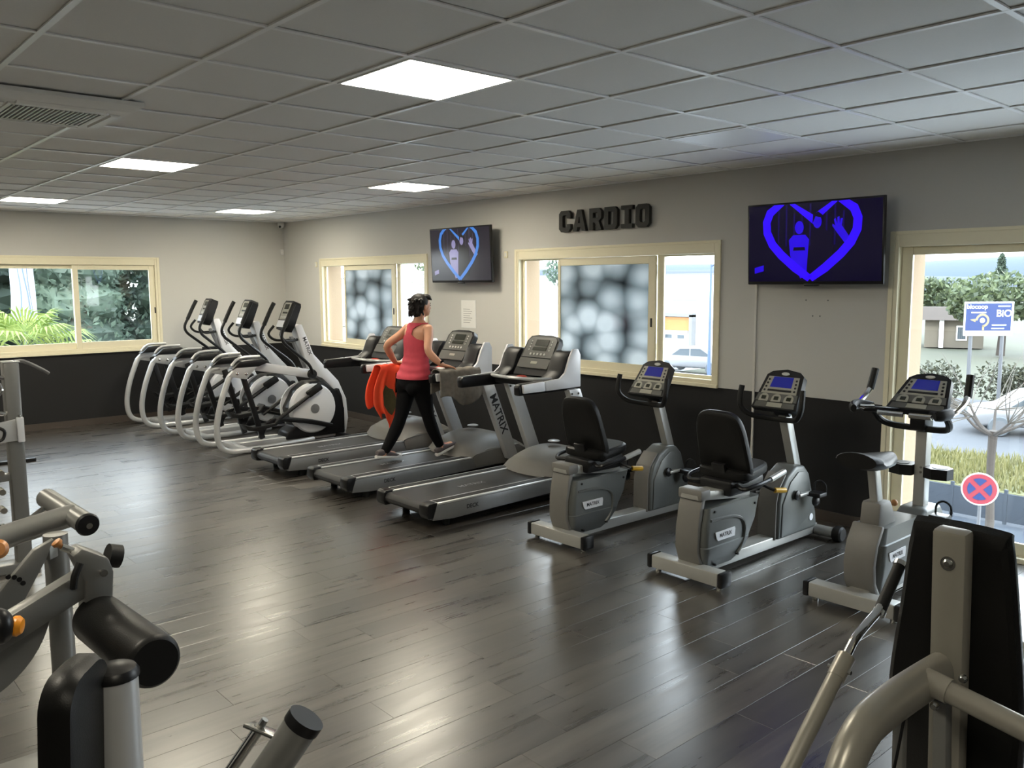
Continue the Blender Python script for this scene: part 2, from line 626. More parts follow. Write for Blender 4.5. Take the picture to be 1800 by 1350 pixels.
def copy_tree(o, parent=None):
    c = o.copy()
    COL.objects.link(c)
    c.parent = parent
    for ch in list(o.children):
        copy_tree(ch, c)
    return c

def text_mesh(s, size, depth=0.001, align='CENTER', bold=0.0, shear=0.0):
    cu = bpy.data.curves.new('lettering', 'FONT')
    cu.body = s
    cu.size = size
    cu.extrude = depth
    cu.offset = bold
    cu.shear = shear
    cu.align_x = align
    cu.align_y = 'CENTER'
    cu.resolution_u = 3
    ob = bpy.data.objects.new('tmp_text', cu)
    me = bpy.data.meshes.new_from_object(ob)
    bpy.data.objects.remove(ob)
    bpy.data.curves.remove(cu)
    return me

def plate_mesh(polys, depth=0.01, bev=0.0):
    """flat plate in the xy plane from closed outlines; inner outlines become holes"""
    cu = bpy.data.curves.new('plate', 'CURVE')
    cu.dimensions = '2D'
    cu.fill_mode = 'BOTH'
    cu.extrude = depth / 2
    cu.bevel_depth = bev
    for pl in polys:
        sp = cu.splines.new('POLY')
        sp.points.add(len(pl) - 1)
        for p, (x, y) in zip(sp.points, pl):
            p.co = (x, y, 0, 1)
        sp.use_cyclic_u = True
    ob = bpy.data.objects.new('tmp_plate', cu)
    me = bpy.data.meshes.new_from_object(ob)
    bpy.data.objects.remove(ob)
    bpy.data.curves.remove(cu)
    return me

def frame_mat(o, u, v):
    """matrix whose x is u, y is v, z is u x v, at o"""
    u, v = Vector(u).normalized(), Vector(v)
    v = (v - u * v.dot(u)).normalized()
    w = u.cross(v)
    return Matrix(((u.x, v.x, w.x, o[0]), (u.y, v.y, w.y, o[1]), (u.z, v.z, w.z, o[2]), (0, 0, 0, 1)))

def text_obj(name, s, size, o, u, v, m, parent, depth=0.001, bold=0.0, off=(0, 0, 0), shear=0.0):
    me = text_mesh(s, size, depth, bold=bold, shear=shear)
    me.transform(Matrix.Translation(Vector(off)) @ frame_mat(o, u, v))
    return mesh_obj(name, me, m, parent, smooth=0)

def arc(cx, cy, r, a0, a1, n):
    return [(cx + r * math.cos(math.radians(a0 + (a1 - a0) * i / n)), cy + r * math.sin(math.radians(a0 + (a1 - a0) * i / n))) for i in range(n + 1)]

def rrect(x0, x1, y0, y1, r, n=4):
    return arc(x1 - r, y0 + r, r, -90, 0, n) + arc(x1 - r, y1 - r, r, 0, 90, n) + arc(x0 + r, y1 - r, r, 90, 180, n) + arc(x0 + r, y0 + r, r, 180, 270, n)
# ------------------------------------------------------------------ the room shell
RX, RY, RH = 14.6, -9.8, 2.75
WT_IN, WT = 0.07, 0.32
STRUCT = []
def struct(o):
    o['kind'] = 'structure'
    STRUCT.append(o)
    return o

def wall_rects(s0, s1, z0, z1, holes):
    """split a wall rectangle around its openings"""
    out = []
    cur = s0
    for (a, b, c, d) in sorted(holes):
        if a > cur:
            out.append((cur, a, z0, z1))
        if c > z0:
            out.append((a, b, z0, c))
        if d < z1:
            out.append((a, b, d, z1))
        cur = b
    if cur < s1:
        out.append((cur, s1, z0, z1))
    return out

W2 = (1.115, 3.638, 0.985, 2.17)
W3 = (5.277, 7.785, 0.975, 2.17)
DR = (9.275, 11.90, 0.0, 2.17)
W1 = (-3.98, -1.90, 0.975, 2.185)
ZT = RH + 0.35
g = G()
for a, b, c, d in wall_rects(-WT, RX + WT, -0.3, ZT, [W2, W3, DR]):
    g.box(a, b, 0.0, WT_IN, c, d)
struct(g.obj('wall_right', 'wall_paint', smooth=0))
g = G()
DRO = (9.35, DR[1], DR[2], DR[3])
for a, b, c, d in wall_rects(-WT, RX + WT, -3.0, ZT, [W2, W3, DRO]):
    g.box(a, b, WT_IN, WT, c, d)
struct(g.obj('wall_right_outer', 'wall_exterior', smooth=0))
g = G()
for a, b, c, d in wall_rects(RY - WT, 0.0, -0.3, ZT, [W1]):
    g.box(-WT_IN, 0.0, a, b, c, d)
struct(g.obj('wall_left', 'wall_paint', smooth=0))
g = G()
for a, b, c, d in wall_rects(RY - WT, WT_IN, -3.0, ZT, [W1]):
    g.box(-WT, -WT_IN, a, b, c, d)
struct(g.obj('wall_left_outer', 'wall_exterior', smooth=0))
struct(G().box(RX, RX + WT, RY - WT, 0, -3.0, ZT).obj('wall_back', 'wall_paint', smooth=0))
struct(G().box(0.0, RX, RY - WT, RY, -3.0, ZT).obj('wall_near', 'wall_paint', smooth=0))
struct(G().box(0.0, 1.115, -0.012, 0.0, 0.0, 0.085).box(1.115, 9.27, -0.012, 0.0, 0.0, 0.085).box(11.9, RX, -0.012, 0.0, 0.0, 0.085).obj('baseboard_right', 'baseboard', smooth=0))
struct(G().box(0.0, 0.012, RY, -0.012, 0.0, 0.085).obj('baseboard_left', 'baseboard', smooth=0))

# floor: slab + planks
floor = struct(G().box(-WT, RX + WT, RY - WT, WT, -0.30, -0.012).obj('floor', 'ceiling_void', smooth=0))
PW, PL = 0.19, 1.22
def cam_px(p):
    d = Vector(p) - CAM
    z = d.dot(_fw)
    if z < 0.1:
        return None
    return (900 + 1500.8 * d.dot(_r) / z, 675 - 1500.8 * d.dot(_u) / z, z)
pl_meshes = {}
def plank_mesh(L):
    k = round(L, 2)
    if k not in pl_meshes:
        gp = G()
        e, h = 0.0006, 0.0007
        x0, x1, y0, y1 = e, PW - e, e, k - e
        v = [(x0, y0, -0.011), (x1, y0, -0.011), (x1, y1, -0.011), (x0, y1, -0.011),
             (x0, y0, -h), (x1, y0, -h), (x1, y1, -h), (x0, y1, -h),
             (x0 + h, y0 + h, 0), (x1 - h, y0 + h, 0), (x1 - h, y1 - h, 0), (x0 + h, y1 - h, 0)]
        f = [(8, 9, 10, 11)] + [(i, (i + 1) % 4, 4 + (i + 1) % 4, 4 + i) for i in range(4)] + [(4 + i, 4 + (i + 1) % 4, 8 + (i + 1) % 4, 8 + i) for i in range(4)]
        gp._faces(v, f)
        me = bpy.data.meshes.new('plank')
        bmesh.ops.recalc_face_normals(gp.bm, faces=gp.bm.faces)
        gp.bm.to_mesh(me)
        gp.bm.free()
        me.materials.append(MATS['plank'])
        pl_meshes[k] = me
    return pl_meshes[k]
planks = []
rng = random.Random(11)
i = 0
while i * PW < RX:
    y = RY - rng.random() * PL
    while y < 0:
        a, b = max(y, RY), min(y + PL, 0.0)
        if b - a > 0.06:
            c = (i * PW + PW / 2, (a + b) / 2, 0)
            q = cam_px(c)
            sco = 0
            if q and -150 < q[0] < 1950 and 500 < q[1] < 1600:
                sco = (b - a) / q[2] ** 3
            planks.append((sco, i * PW, a, b - a))
        y += PL
    i += 1
planks.sort(reverse=True)
for sco, x, a, L in planks[:300]:
    o = bpy.data.objects.new('plank', plank_mesh(L))
    COL.objects.link(o)
    o.location = (x, a, 0)
    o.parent = floor
gr = G()
for sco, x, a, L in planks[300:]:
    e, h = 0.0006, 0.0007
    x0, x1, y0, y1 = x + e, x + PW - e, a + e, a + L - e
    v = [(x0, y0, -0.011), (x1, y0, -0.011), (x1, y1, -0.011), (x0, y1, -0.011), (x0, y0, -h), (x1, y0, -h), (x1, y1, -h), (x0, y1, -h),
         (x0 + h, y0 + h, 0), (x1 - h, y0 + h, 0), (x1 - h, y1 - h, 0), (x0 + h, y1 - h, 0)]
    gr._faces(v, [(8, 9, 10, 11)] + [(i, (i + 1) % 4, 4 + (i + 1) % 4, 4 + i) for i in range(4)] + [(4 + i, 4 + (i + 1) % 4, 8 + (i + 1) % 4, 8 + i) for i in range(4)])
tag(gr.obj('remaining_planks', 'plank_rest', floor, smooth=0), kind='stuff')

# ceiling: slab, T bars, tiles (grid measured from the corner)
ceiling = struct(G().box(-WT, RX + WT, RY - WT, WT, RH + 0.06, ZT + 0.02).obj('ceiling', 'ceiling_void', smooth=0))
gx0, gy0, T = 10.3, -3.42, 0.6
xs = [0.0] + [gx0 - T * j for j in range(17, -8, -1) if 0.02 < gx0 - T * j < RX - 0.02] + [RX]
ys = [RY] + [gy0 + T * k for k in range(-12, 7) if RY + 0.02 < gy0 + T * k < -0.02] + [0.0]
BW = 0.012
for x in xs[1:-1]:
    G().box(x - BW, x + BW, RY, 0.0, RH, RH + 0.006).obj('ceiling_bar', 'ceiling_bar', ceiling, smooth=0)
for y in ys[1:-1]:
    G().box(0.0, RX, y - BW, y + BW, RH - 0.0006, RH + 0.006).obj('ceiling_bar', 'ceiling_bar', ceiling, smooth=0)
gtr = G()
gtr.box(0.0, RX, -0.02, 0.0, RH, RH + 0.012).box(0.0, RX, RY, RY + 0.02, RH, RH + 0.012).box(0.0, 0.02, RY, 0, RH, RH + 0.012).box(RX - 0.02, RX, RY, 0, RH, RH + 0.012)
gtr.obj('edge_trim', 'ceiling_bar', ceiling, smooth=0)

def cell(j, k):
    """ceiling cell: x from grid line j+1 to j, y from line k to k+1"""
    return (gx0 - T * (j + 1), gy0 + T * k)
LIT = [(2, -1), (8, -1), (14, -1), (8, 3), (14, 3), (2, -5), (8, -5), (14, -5), (-4, -5)]
OFF_PANEL = [(2, 3), (-4, -1), (-4, 3)]
light_cells = {tuple(round(c, 2) for c in cell(*q)) for q in LIT + OFF_PANEL}
AC_POS = (6.80, -5.24)           # cassette panel lower corner
tile_me = {}
rest_tiles = G()
cand = []
for a, b in zip(xs, xs[1:]):
    for c, d in zip(ys, ys[1:]):
        if (round(a, 2), round(c, 2)) in light_cells:
            continue
        q = cam_px(((a + b) / 2, (c + d) / 2, RH))
        vis = bool(q and -250 < q[0] < 2050 and -250 < q[1] < 700)
        cand.append((not vis, q[2] if q else 99, a, b, c, d))
cand.sort()
for kk, (nv, dd, a, b, c, d) in enumerate(cand):
    e = BW - 0.004
    if nv or kk >= 290:
        rest_tiles.box(a + e, b - e, c + e, d - e, RH + 0.008, RH + 0.022)
        continue
    key = (round(b - a, 3), round(d - c, 3))
    if key not in tile_me:
        o = G().box(e, key[0] - e, e, key[1] - e, 0.008, 0.022).obj('ceiling_tile', 'ceiling_tile', ceiling, smooth=0)
        tile_me[key] = o.data
    else:
        o = bpy.data.objects.new('ceiling_tile', tile_me[key])
        COL.objects.link(o)
        o.parent = ceiling
    o.location = (a, c, RH + rng.uniform(-0.001, 0.001))
tag(rest_tiles.obj('remaining_tiles', 'ceiling_tile', ceiling, smooth=0), kind='stuff')

# ceiling light panels
def light_panel(j, k, label, lit=True):
    x, y = cell(j, k)
    t = thing('ceiling_light', label, 'ceiling light', (x + T / 2, y + T / 2, RH - 0.004), 0, 'square panels in the ceiling grid')
    h = T / 2 - 0.013
    f = G()
    w = 0.012
    for (a, b, c, d) in ((-h, h, -h, -h + w), (-h, h, h - w, h), (-h, -h + w, -h + w, h - w), (h - w, h, -h + w, h - w)):
        f.box(a, b, c, d, 0.0, 0.02)
    f.obj('frame', 'ceiling_bar', t, smooth=0)
    G().box(-h + w, h - w, -h + w, h - w, 0.003, 0.016).obj('diffuser', 'panel_lit' if lit else 'panel_off', t, smooth=0)
    G().box(-h + 0.004, h - 0.004, -h + 0.004, h - 0.004, 0.021, 0.05).obj('housing', 'ceiling_bar', t, smooth=0)
LAB = {(2, -1): 'largest lit square ceiling panel, nearest in the view, upper middle', (8, -1): 'lit ceiling panel left of centre, second in the row after the largest one',
       (14, -1): 'lit ceiling panel at the left edge, farthest in its row', (8, 3): 'lit ceiling panel above the small wall television, near the wall',
       (14, 3): 'small lit ceiling panel close to the far room corner', (2, -5): 'lit ceiling panel outside the view, over the left machines',
       (8, -5): 'lit ceiling panel outside the view, beyond the air conditioner', (14, -5): 'lit ceiling panel outside the view, far left end',
       (-4, -1): 'lit ceiling panel outside the view, behind the viewer', (-4, -5): 'lit ceiling panel outside the view, behind left', (-4, 3): 'lit ceiling panel outside the view, over the glazed door'}
for q in LIT:
    light_panel(q[0], q[1], LAB[q])
light_panel(2, 3, 'unlit glossy ceiling panel above the large wall television', lit=False)
light_panel(-4, -1, 'unlit ceiling panel outside the view, behind the viewer', lit=False)
light_panel(-4, 3, 'unlit ceiling panel outside the view, over the glazed door', lit=False)

# air conditioner cassette
x, y = AC_POS
t = thing('air_conditioner', 'white ceiling cassette air conditioner with grey grille, upper left', 'air conditioner', (x + 0.36, y + 0.36, RH - 0.05))
g = G()
v0 = [(-0.33, -0.33), (0.33, -0.33), (0.33, 0.33), (-0.33, 0.33)]
g.loft([[(a * 1.08, b * 1.08, 0.048) for a, b in v0], [(a * 1.08, b * 1.08, 0.028) for a, b in v0], [(a * 0.94, b * 0.94, 0.0) for a, b in v0]])
g.obj('cover', 'ac_white', t, smooth=0)
G().box(-0.205, 0.205, -0.205, 0.205, -0.004, 0.001).obj('grille_back', 'ac_grille', t, smooth=0)
for kk in range(19):
    G().box(-0.2, 0.2, -0.198 + kk * 0.0217, -0.190 + kk * 0.0217, -0.010, -0.004).obj('grille_slat', 'ac_white', t, smooth=0)
for a in range(4):
    M_ = Matrix.Rotation(a * PI / 2, 4, 'Z')
    G().prism([(0.235, -0.0005), (0.29, -0.0005), (0.275, -0.010), (0.24, -0.012)], -0.2, 0.2, 'y').xf(M_).obj('louver', 'ac_white', t, smooth=0)
g = G()
for s in (-1, 1):
    g.box(-0.225, 0.225, s * 0.215 - 0.01, s * 0.215 + 0.01, -0.008, 0.0).box(s * 0.215 - 0.01, s * 0.215 + 0.01, -0.205, 0.205, -0.008, 0.0)
g.obj('grille_frame', 'ac_white', t, smooth=0)

# ------------------------------------------------------------------ windows and the glazed door
def sash(root, s0, s1, z0, z1, d0, stl, str_, top, bot, film=False, handle=None):
    """sliding leaf: frame around one pane; d0 = distance outward"""
    d1 = d0 + 0.026
    f = G()
    b = 0.003
    f.box(s0, s0 + stl, d0, d1, z0, z1, b).box(s1 - str_, s1, d0, d1, z0, z1, b)
    f.box(s0 + stl, s1 - str_, d0 + 0.001, d1 - 0.001, z1 - top, z1, b).box(s0 + stl, s1 - str_, d0 + 0.001, d1 - 0.001, z0, z0 + bot, b)
    fo = f.obj('sash', 'cream_frame', root, smooth=0)
    m = 0.006
    G().box(s0 + stl - m, s1 - str_ + m, d0 + 0.010, d0 + 0.014, z0 + bot - m, z1 - top + m).obj('film_pane' if film else 'pane', 'film_glass' if film else 'glass', fo, smooth=0)
    if handle is not None:
        G().box(handle - 0.008, handle + 0.008, d0 - 0.006, d0 + 0.001, (z0 + z1) / 2 - 0.1, (z0 + z1) / 2 - 0.02, 0.002).obj('latch', 'console_dark', fo, smooth=0)
    return fo

def window(name, loc, rot, w, h, sashes, sill=True):
    root = bpy.data.objects.new(name, None)
    COL.objects.link(root)
    root.location = loc
    root.rotation_euler = (0, 0, rot)
    struct(root)
    fr = 0.03
    f = G()
    # outer frame lining the opening, and casing lapping over the wall face
    f.box(0, fr, -0.012, 0.072, 0, h, 0.003).box(w - fr, w, -0.012, 0.072, 0, h, 0.003)
    f.box(fr, w - fr, -0.012, 0.072, h - 0.088, h, 0.003).box(fr, w - fr, -0.012, 0.072, 0, 0.035, 0.003)
    f.obj('frame', 'cream_frame', root, smooth=0)
    f = G()
    f.box(-0.035, 0.0, -0.016, 0.0, -0.02, h + 0.02, 0.003).box(w, w + 0.035, -0.016, 0.0, -0.02, h + 0.02, 0.003).box(0, w, -0.016, 0.0, h - 0.004, h + 0.02, 0.003)
    f.obj('casing', 'cream_frame', root, smooth=0)
    if sill:
        G().box(-0.035, w + 0.035, -0.028, 0.0, -0.03, 0.0, 0.004).obj('sill', 'cream_frame', root, smooth=0)
    for a in sashes:
        sash(root, **a)
    return root
SL = lambda **k: k
wf = [SL(s0=0.03, s1=0.62, z0=0.035, z1=1.112, d0=0.042, stl=0.035, str_=0.03, top=0.02, bot=0.02),
      SL(s0=0.595, s1=1.84, z0=0.02, z1=1.105, d0=0.008, stl=0.035, str_=0.08, top=0.072, bot=0.09, film=True, handle=1.80),
      SL(s0=1.835, s1=2.475, z0=0.035, z1=1.112, d0=0.042, stl=0.075, str_=0.025, top=0.02, bot=0.03)]
window('window_2', (W2[0], 0, W2[2]), 0, W2[1] - W2[0], W2[3] - W2[2], [dict(a) for a in wf])
window('window_3', (W3[0], 0, W3[2]), 0, W3[1] - W3[0], W3[3] - W3[2], [dict(a) for a in wf])
w1w = W1[1] - W1[0]
window('window_1', (0, W1[0], W1[2]), PI / 2, w1w, W1[3] - W1[2],
       [SL(s0=0.03, s1=1.05, z0=0.035, z1=1.13, d0=0.042, stl=0.06, str_=0.03, top=0.06, bot=0.08),
        SL(s0=1.02, s1=w1w - 0.03, z0=0.02, z1=1.13, d0=0.008, stl=0.065, str_=0.075, top=0.07, bot=0.10, handle=w1w - 0.045)])
dw = DR[1] - DR[0]
window('door_1', (DR[0], 0, DR[2]), 0, dw, DR[3],
       [SL(s0=0.03, s1=1.36, z0=0.03, z1=2.09, d0=0.042, stl=0.075, str_=0.075, top=0.065, bot=0.09),
        SL(s0=1.32, s1=dw - 0.03, z0=0.03, z1=2.09, d0=0.008, stl=0.075, str_=0.075, top=0.065, bot=0.09, handle=1.36)], sill=False)
# wide flat casing beside the door, as in the photograph
G().box(-0.035, 0.0, -0.018, 0.0, 0.0, 2.19, 0.003).obj('casing', 'cream_frame', bpy.data.objects['door_1'], smooth=0)
# ------------------------------------------------------------------ outside: ground, road, trees, buildings
GZ = -3.0
def ground(name, x0, x1, y0, y1, z, m):
    return struct(G().box(x0, x1, y0, y1, z - 0.1, z).obj(name, m, smooth=0))
ground('outside_field', -400, 200, -80, 500, GZ - 0.08, 'field')
ground('outside_pavement', -30, 30, -20, 11.2, GZ - 0.03, 'pavement')
ground('outside_road', -30, 30, 11.2, 15.0, GZ, 'road')
ground('outside_lawn', -8, 20, 15.0, 19.0, GZ + 0.02, 'lawn')
ground('outside_parking', -60, 30, 19.0, 31.0, GZ, 'asphalt')
ground('outside_yard', -70, -17, 15.0, 44.0, GZ + 0.01, 'pavement')

def leaf_cloud(g, c, rad, n, size, rs, shell=0.55, flat=0.0):
    for _ in range(n):
        while True:
            v = Vector((rs.uniform(-1, 1), rs.uniform(-1, 1), rs.uniform(-1, 1)))
            if shell < v.length < 1:
                break
        p = Vector((c[0] + v.x * rad[0], c[1] + v.y * rad[1], c[2] + v.z * rad[2]))
        a = Vector((rs.uniform(-1, 1), rs.uniform(-1, 1), rs.uniform(-1, 1) * (1 - flat))).normalized()
        b = a.cross(Vector((rs.uniform(-1, 1), rs.uniform(-1, 1), rs.uniform(-1, 1)))).normalized()
        s = size * rs.uniform(0.6, 1.3)
        q = [g.bm.verts.new(p + a * s), g.bm.verts.new(p + b * s * 0.5), g.bm.verts.new(p - a * s), g.bm.verts.new(p - b * s * 0.5)]
        g.bm.faces.new(q)

def tree(name, label, loc, blobs, n, size, m, trunk_h, trunk_r, seed, group=None, shell=0.5, core=False):
    rs = random.Random(seed)
    t = thing(name, label, 'tree', loc, 0, group)
    g = G()
    for (dx, dy, dz, rx, ry, rz) in blobs:
        leaf_cloud(g, (dx, dy, dz), (rx, ry, rz), n, size, rs, shell)
    g.obj('foliage', m, t, smooth=0)
    if core:
        gc = G()
        for (dx, dy, dz, rx, ry, rz) in blobs:
            gc.ell((dx, dy, dz), (rx * 0.86, ry * 0.86, rz * 0.9), 10, 7)
        for v in gc.bm.verts:
            v.co += Vector((rs.uniform(-.09, .09), rs.uniform(-.09, .09), rs.uniform(-.09, .09)))
        gc.obj('inner_foliage', m, t, smooth=0)
    G().tube([(0, 0, 0), (0.05, 0, trunk_h * 0.5), (0, 0.05, trunk_h)], [trunk_r, trunk_r * 0.8, trunk_r * 0.6], 8).obj('trunk', 'bark', t)
    return t

# evergreens behind the left window
rs0 = random.Random(3)
EV = ['dark evergreen at the left edge of the left window view', 'evergreen rising behind the palm and the banner', 'broad evergreen in the middle of the left window view', 'evergreen seen through the right sash of the left window', 'evergreen at the right end of the left window view']
for k in range(5):
    yy = -5.6 + k * 2.75
    bl = []
    for q in range(9):
        zz = 1.0 + q * 0.85
        rr = 1.30 - abs(q - 3) * 0.06
        bl.append((rs0.uniform(-.06, .06), rs0.uniform(-.06, .06), zz, rr, rr, 0.75))
    tree('evergreen_tree', EV[k], (-11.5 + rs0.uniform(-.5, .5), yy, GZ), bl, 1000, 0.095, 'leaf_dark', 7.5, 0.16, 40 + k, 'evergreens outside the left window', 0.55, True)

EV2 = ['back row evergreen left of the banner', 'back row evergreen right of the banner', 'back row evergreen behind the right sash', 'back row evergreen at the far right end']
for k in range(4):
    bl = [(rs0.uniform(-.06, .06), rs0.uniform(-.06, .06), 1.0 + q * 0.85, 1.30, 1.30, 0.75) for q in range(9)]
    tree('evergreen_tree', EV2[k], (-14.6, -4.2 + k * 2.75, GZ), bl, 620, 0.12, 'leaf_dark', 7.5, 0.16, 60 + k, 'evergreens outside the left window', 0.6, True)

# fan palm in front of them
palm = thing('fan_palm', 'bright green fan palm outside the left window', 'palm', (-5.0, -2.55, GZ))
G().tube([(0, 0, 0), (0.05, 0.02, 1.8), (0, 0, 3.75)], [0.16, 0.14, 0.15], 10).obj('trunk', 'bark', palm)
rs1 = random.Random(9)
def frond(az, el, L, R):
    g = G()
    d = Vector((math.cos(az) * math.cos(el), math.sin(az) * math.cos(el), math.sin(el)))
    base = Vector((0, 0, 3.7))
    hub = base + d * L
    g.tube([base, base + d * L * 0.5 + Vector((0, 0, 0.03)), hub], 0.012, 5)
    side = d.cross(Vector((0, 0, 1))).normalized()
    up = side.cross(d).normalized()
    for k in range(26):
        a = math.radians(-125 + 250 * k / 25)
        dirv = (d * math.cos(a) + side * math.sin(a)).normalized()
        mid = hub + dirv * R * 0.6 + up * 0.05
        tip = hub + dirv * R * (1.0 + 0.1 * rs1.random()) - Vector((0, 0, 0.10 + 0.12 * rs1.random()))
        w = side * math.cos(a) * 0.035 * R - d * math.sin(a) * 0.035 * R
        v = [g.bm.verts.new(p) for p in (hub, mid + w + up * 0.012, tip, mid - w + up * 0.012)]
        g.bm.faces.new(v)
    g.obj('palm_leaf', 'leaf_palm', palm, smooth=0)
for az, el, L, R in [(0.1, 1.25, 0.35, 0.62), (1.2, 0.9, 0.5, 0.6), (-1.25, 0.95, 0.5, 0.6), (0.6, 0.45, 0.6, 0.6), (-0.55, 0.35, 0.6, 0.6), (1.6, 0.25, 0.75, 0.55), (-1.7, 0.3, 0.7, 0.55), (2.6, 0.7, 0.5, 0.6), (-2.5, 0.7, 0.5, 0.6),
                     (0.2, -0.15, 0.6, 0.55), (1.1, -0.2, 0.65, 0.55), (-1.0, -0.2, 0.65, 0.55), (1.9, -0.3, 0.6, 0.5), (-1.9, -0.3, 0.6, 0.5), (0.8, 0.1, 0.9, 0.5)]:
    frond(az, el, L, R)

# furled banner beside the palm
bn = thing('banner_flag', 'white furled banner with grey wavy stripes behind the palm', 'banner', (-7.0, -2.1, GZ))
G().cyl((0, 0, 0), (0, 0, 6.2), 0.03, 8).obj('flagpole', 'pole_grey', bn)
def bfold(u, v):
    a = -PI + 2 * PI * u
    r = 0.12 + 0.05 * (1 - v) + 0.025 * math.sin(5 * a + 3 * v)
    return Vector((r * math.cos(a), 0.02 + (r + 0.05) * math.sin(a), 4.15 + 1.9 * v))
G().grid(bfold, 36, 14).obj('cloth', 'banner', bn)
for k, a0 in enumerate((-0.5, 0.15, 0.65)):
    def strip(u, v, a0=a0):
        a = a0 + 0.12 * (u - 0.5) + 0.22 * math.sin(6 * v + k)
        r = 0.126 + 0.05 * (1 - v) + 0.025 * math.sin(5 * a + 3 * v)
        return Vector((r * math.cos(a) + .004, 0.02 + (r + 0.05) * math.sin(a), 4.15 + 1.9 * v))
    G().grid(strip, 2, 24).obj('stripe', 'banner_stripe', bn)
tag(recenter(G().box(-6.4, -6.1, -1.9, 2.4, GZ, 0.55, 0.03).obj('garden_wall', 'facade_white', smooth=0)), 'low pale garden wall right of the palm', 'wall')

# white warehouse seen through windows 2 and 3
wh = thing('warehouse', 'long white warehouse with loading dock seen through the wall windows', 'building', (-26, 44, GZ))
G().box(-50, 8, 0, 14, 0, 5.4).obj('wall', 'facade_white', wh, smooth=0)
G().box(-50.1, 8.1, -0.2, 0.0, 5.3, 5.42).obj('roof_edge', 'facade_line', wh, smooth=0)
G().box(-3.2, 2.2, -0.05, 0.0, 3.5, 3.57).obj('wall_joint', 'facade_line', wh, smooth=0)
dk = G()
dk.box(-1.75, -1.5, -0.5, 0, 0, 2.5).box(1.0, 1.25, -0.5, 0, 0, 2.5).box(-1.75, 1.25, -0.5, 0, 2.35, 2.6)
dk.obj('dock_frame', 'facade_line', wh, smooth=0)
G().box(-1.5, 1.0, -0.3, 0, 1.35, 2.3).obj('dock_awning', 'dock_orange', wh, smooth=0)
dd_ = G().box(-1.4, 0.6, -0.08, 0, 0.0, 1.35).obj('dock_door', 'facade_white', wh, smooth=0)
for a in (-1.1, 0.0):
    G().box(a - 0.3, a + 0.3, -0.1, -0.08, 0.75, 1.02).obj('door_pane', 'dark_pane', dd_, smooth=0)
for k, a in enumerate((-12, -16.5, -21, -30, -34)):
    w_ = G().box(a, a + 1.4, -0.04, 0, 2.2, 3.2).obj('window', 'facade_line', wh, smooth=0)
    G().box(a + 0.08, a + 1.32, -0.06, -0.04, 2.28, 3.12).obj('pane', 'dark_pane', w_, smooth=0)

lp = thing('lamp_post', 'slim pale blue lamp post in front of the warehouse', 'lamp post', (-13.9, 30.4, GZ))
G().tube([(0, 0, 0), (0, 0, 3), (0, 0, 5.7)], [0.09, 0.07, 0.05], 8).obj('post', 'pole_blue', lp)
G().tube([(0, 0, 5.6), (0.3, 0, 5.75), (0.8, 0, 5.78)], 0.04, 6).obj('arm', 'pole_blue', lp)
G().box(0.6, 1.1, -0.1, 0.1, 5.7, 5.8, 0.02).obj('lamp_head', 'pole_grey', lp)

def car(label, loc, rot):
    t = thing('parked_car', label, 'car', loc, rot, 'cars parked outside')
    body = [(-2.05, 0.3), (-2.1, 0.62), (-1.9, 0.82), (-1.2, 0.92), (-0.55, 1.38), (0.7, 1.42), (1.5, 1.02), (1.95, 0.92), (2.08, 0.6), (2.05, 0.3)]
    G().prism(body, -0.85, 0.85, 'y', 0.12, 3).obj('body', 'car_white', t)
    for s in (-1, 1):
        G().prism([(-1.0, 0.95), (-0.5, 1.3), (0.05, 1.33), (0.05, 0.95)], s * 0.845, s * 0.86, 'y').obj('side_window', 'car_glass', t, smooth=0)
        G().prism([(0.12, 0.95), (0.12, 1.33), (0.68, 1.34), (1.25, 1.0), (1.2, 0.95)], s * 0.845, s * 0.86, 'y').obj('side_window', 'car_glass', t, smooth=0)
        for a in (-1.3, 1.3):
            w = G().cyl((a, s * 0.66, 0.32), (a, s * 0.88, 0.32), 0.32, 18, 0.03).obj('wheel', 'car_dark', t)
            G().cyl((a, s * 0.87, 0.32), (a, s * 0.89, 0.32), 0.19, 12).obj('hubcap', 'pole_grey', w)
    return t
car('white car parked behind the lamp post, seen in the middle window', (-15.6, 31.6, GZ), 0.15)
car('white car parked farther left, seen in the middle window', (-19.6, 33.0, GZ), 0.1)
car('pale car parked beyond the lawn, seen through the glazed door', (3.2, 24.0, GZ), 0.5)
tree('broadleaf_tree', 'yellow-green tree above the warehouse in the small window', (-36.0, 30.0, GZ), [(0, 0, 5.2, 2.2, 2.2, 1.6), (1.4, -1, 4.6, 1.5, 1.5, 1.2), (-1.6, 0.6, 4.7, 1.6, 1.6, 1.2)], 900, 0.17, 'leaf_mid', 4.5, 0.16, 71)
tree('broadleaf_tree', 'tree above the warehouse at the left of the middle window', (-31.0, 38.0, GZ), [(0, 0, 5.6, 2.4, 2.0, 1.4), (1.6, 0, 5.2, 1.8, 1.6, 1.1)], 900, 0.2, 'leaf_dark', 5.0, 0.18, 72)

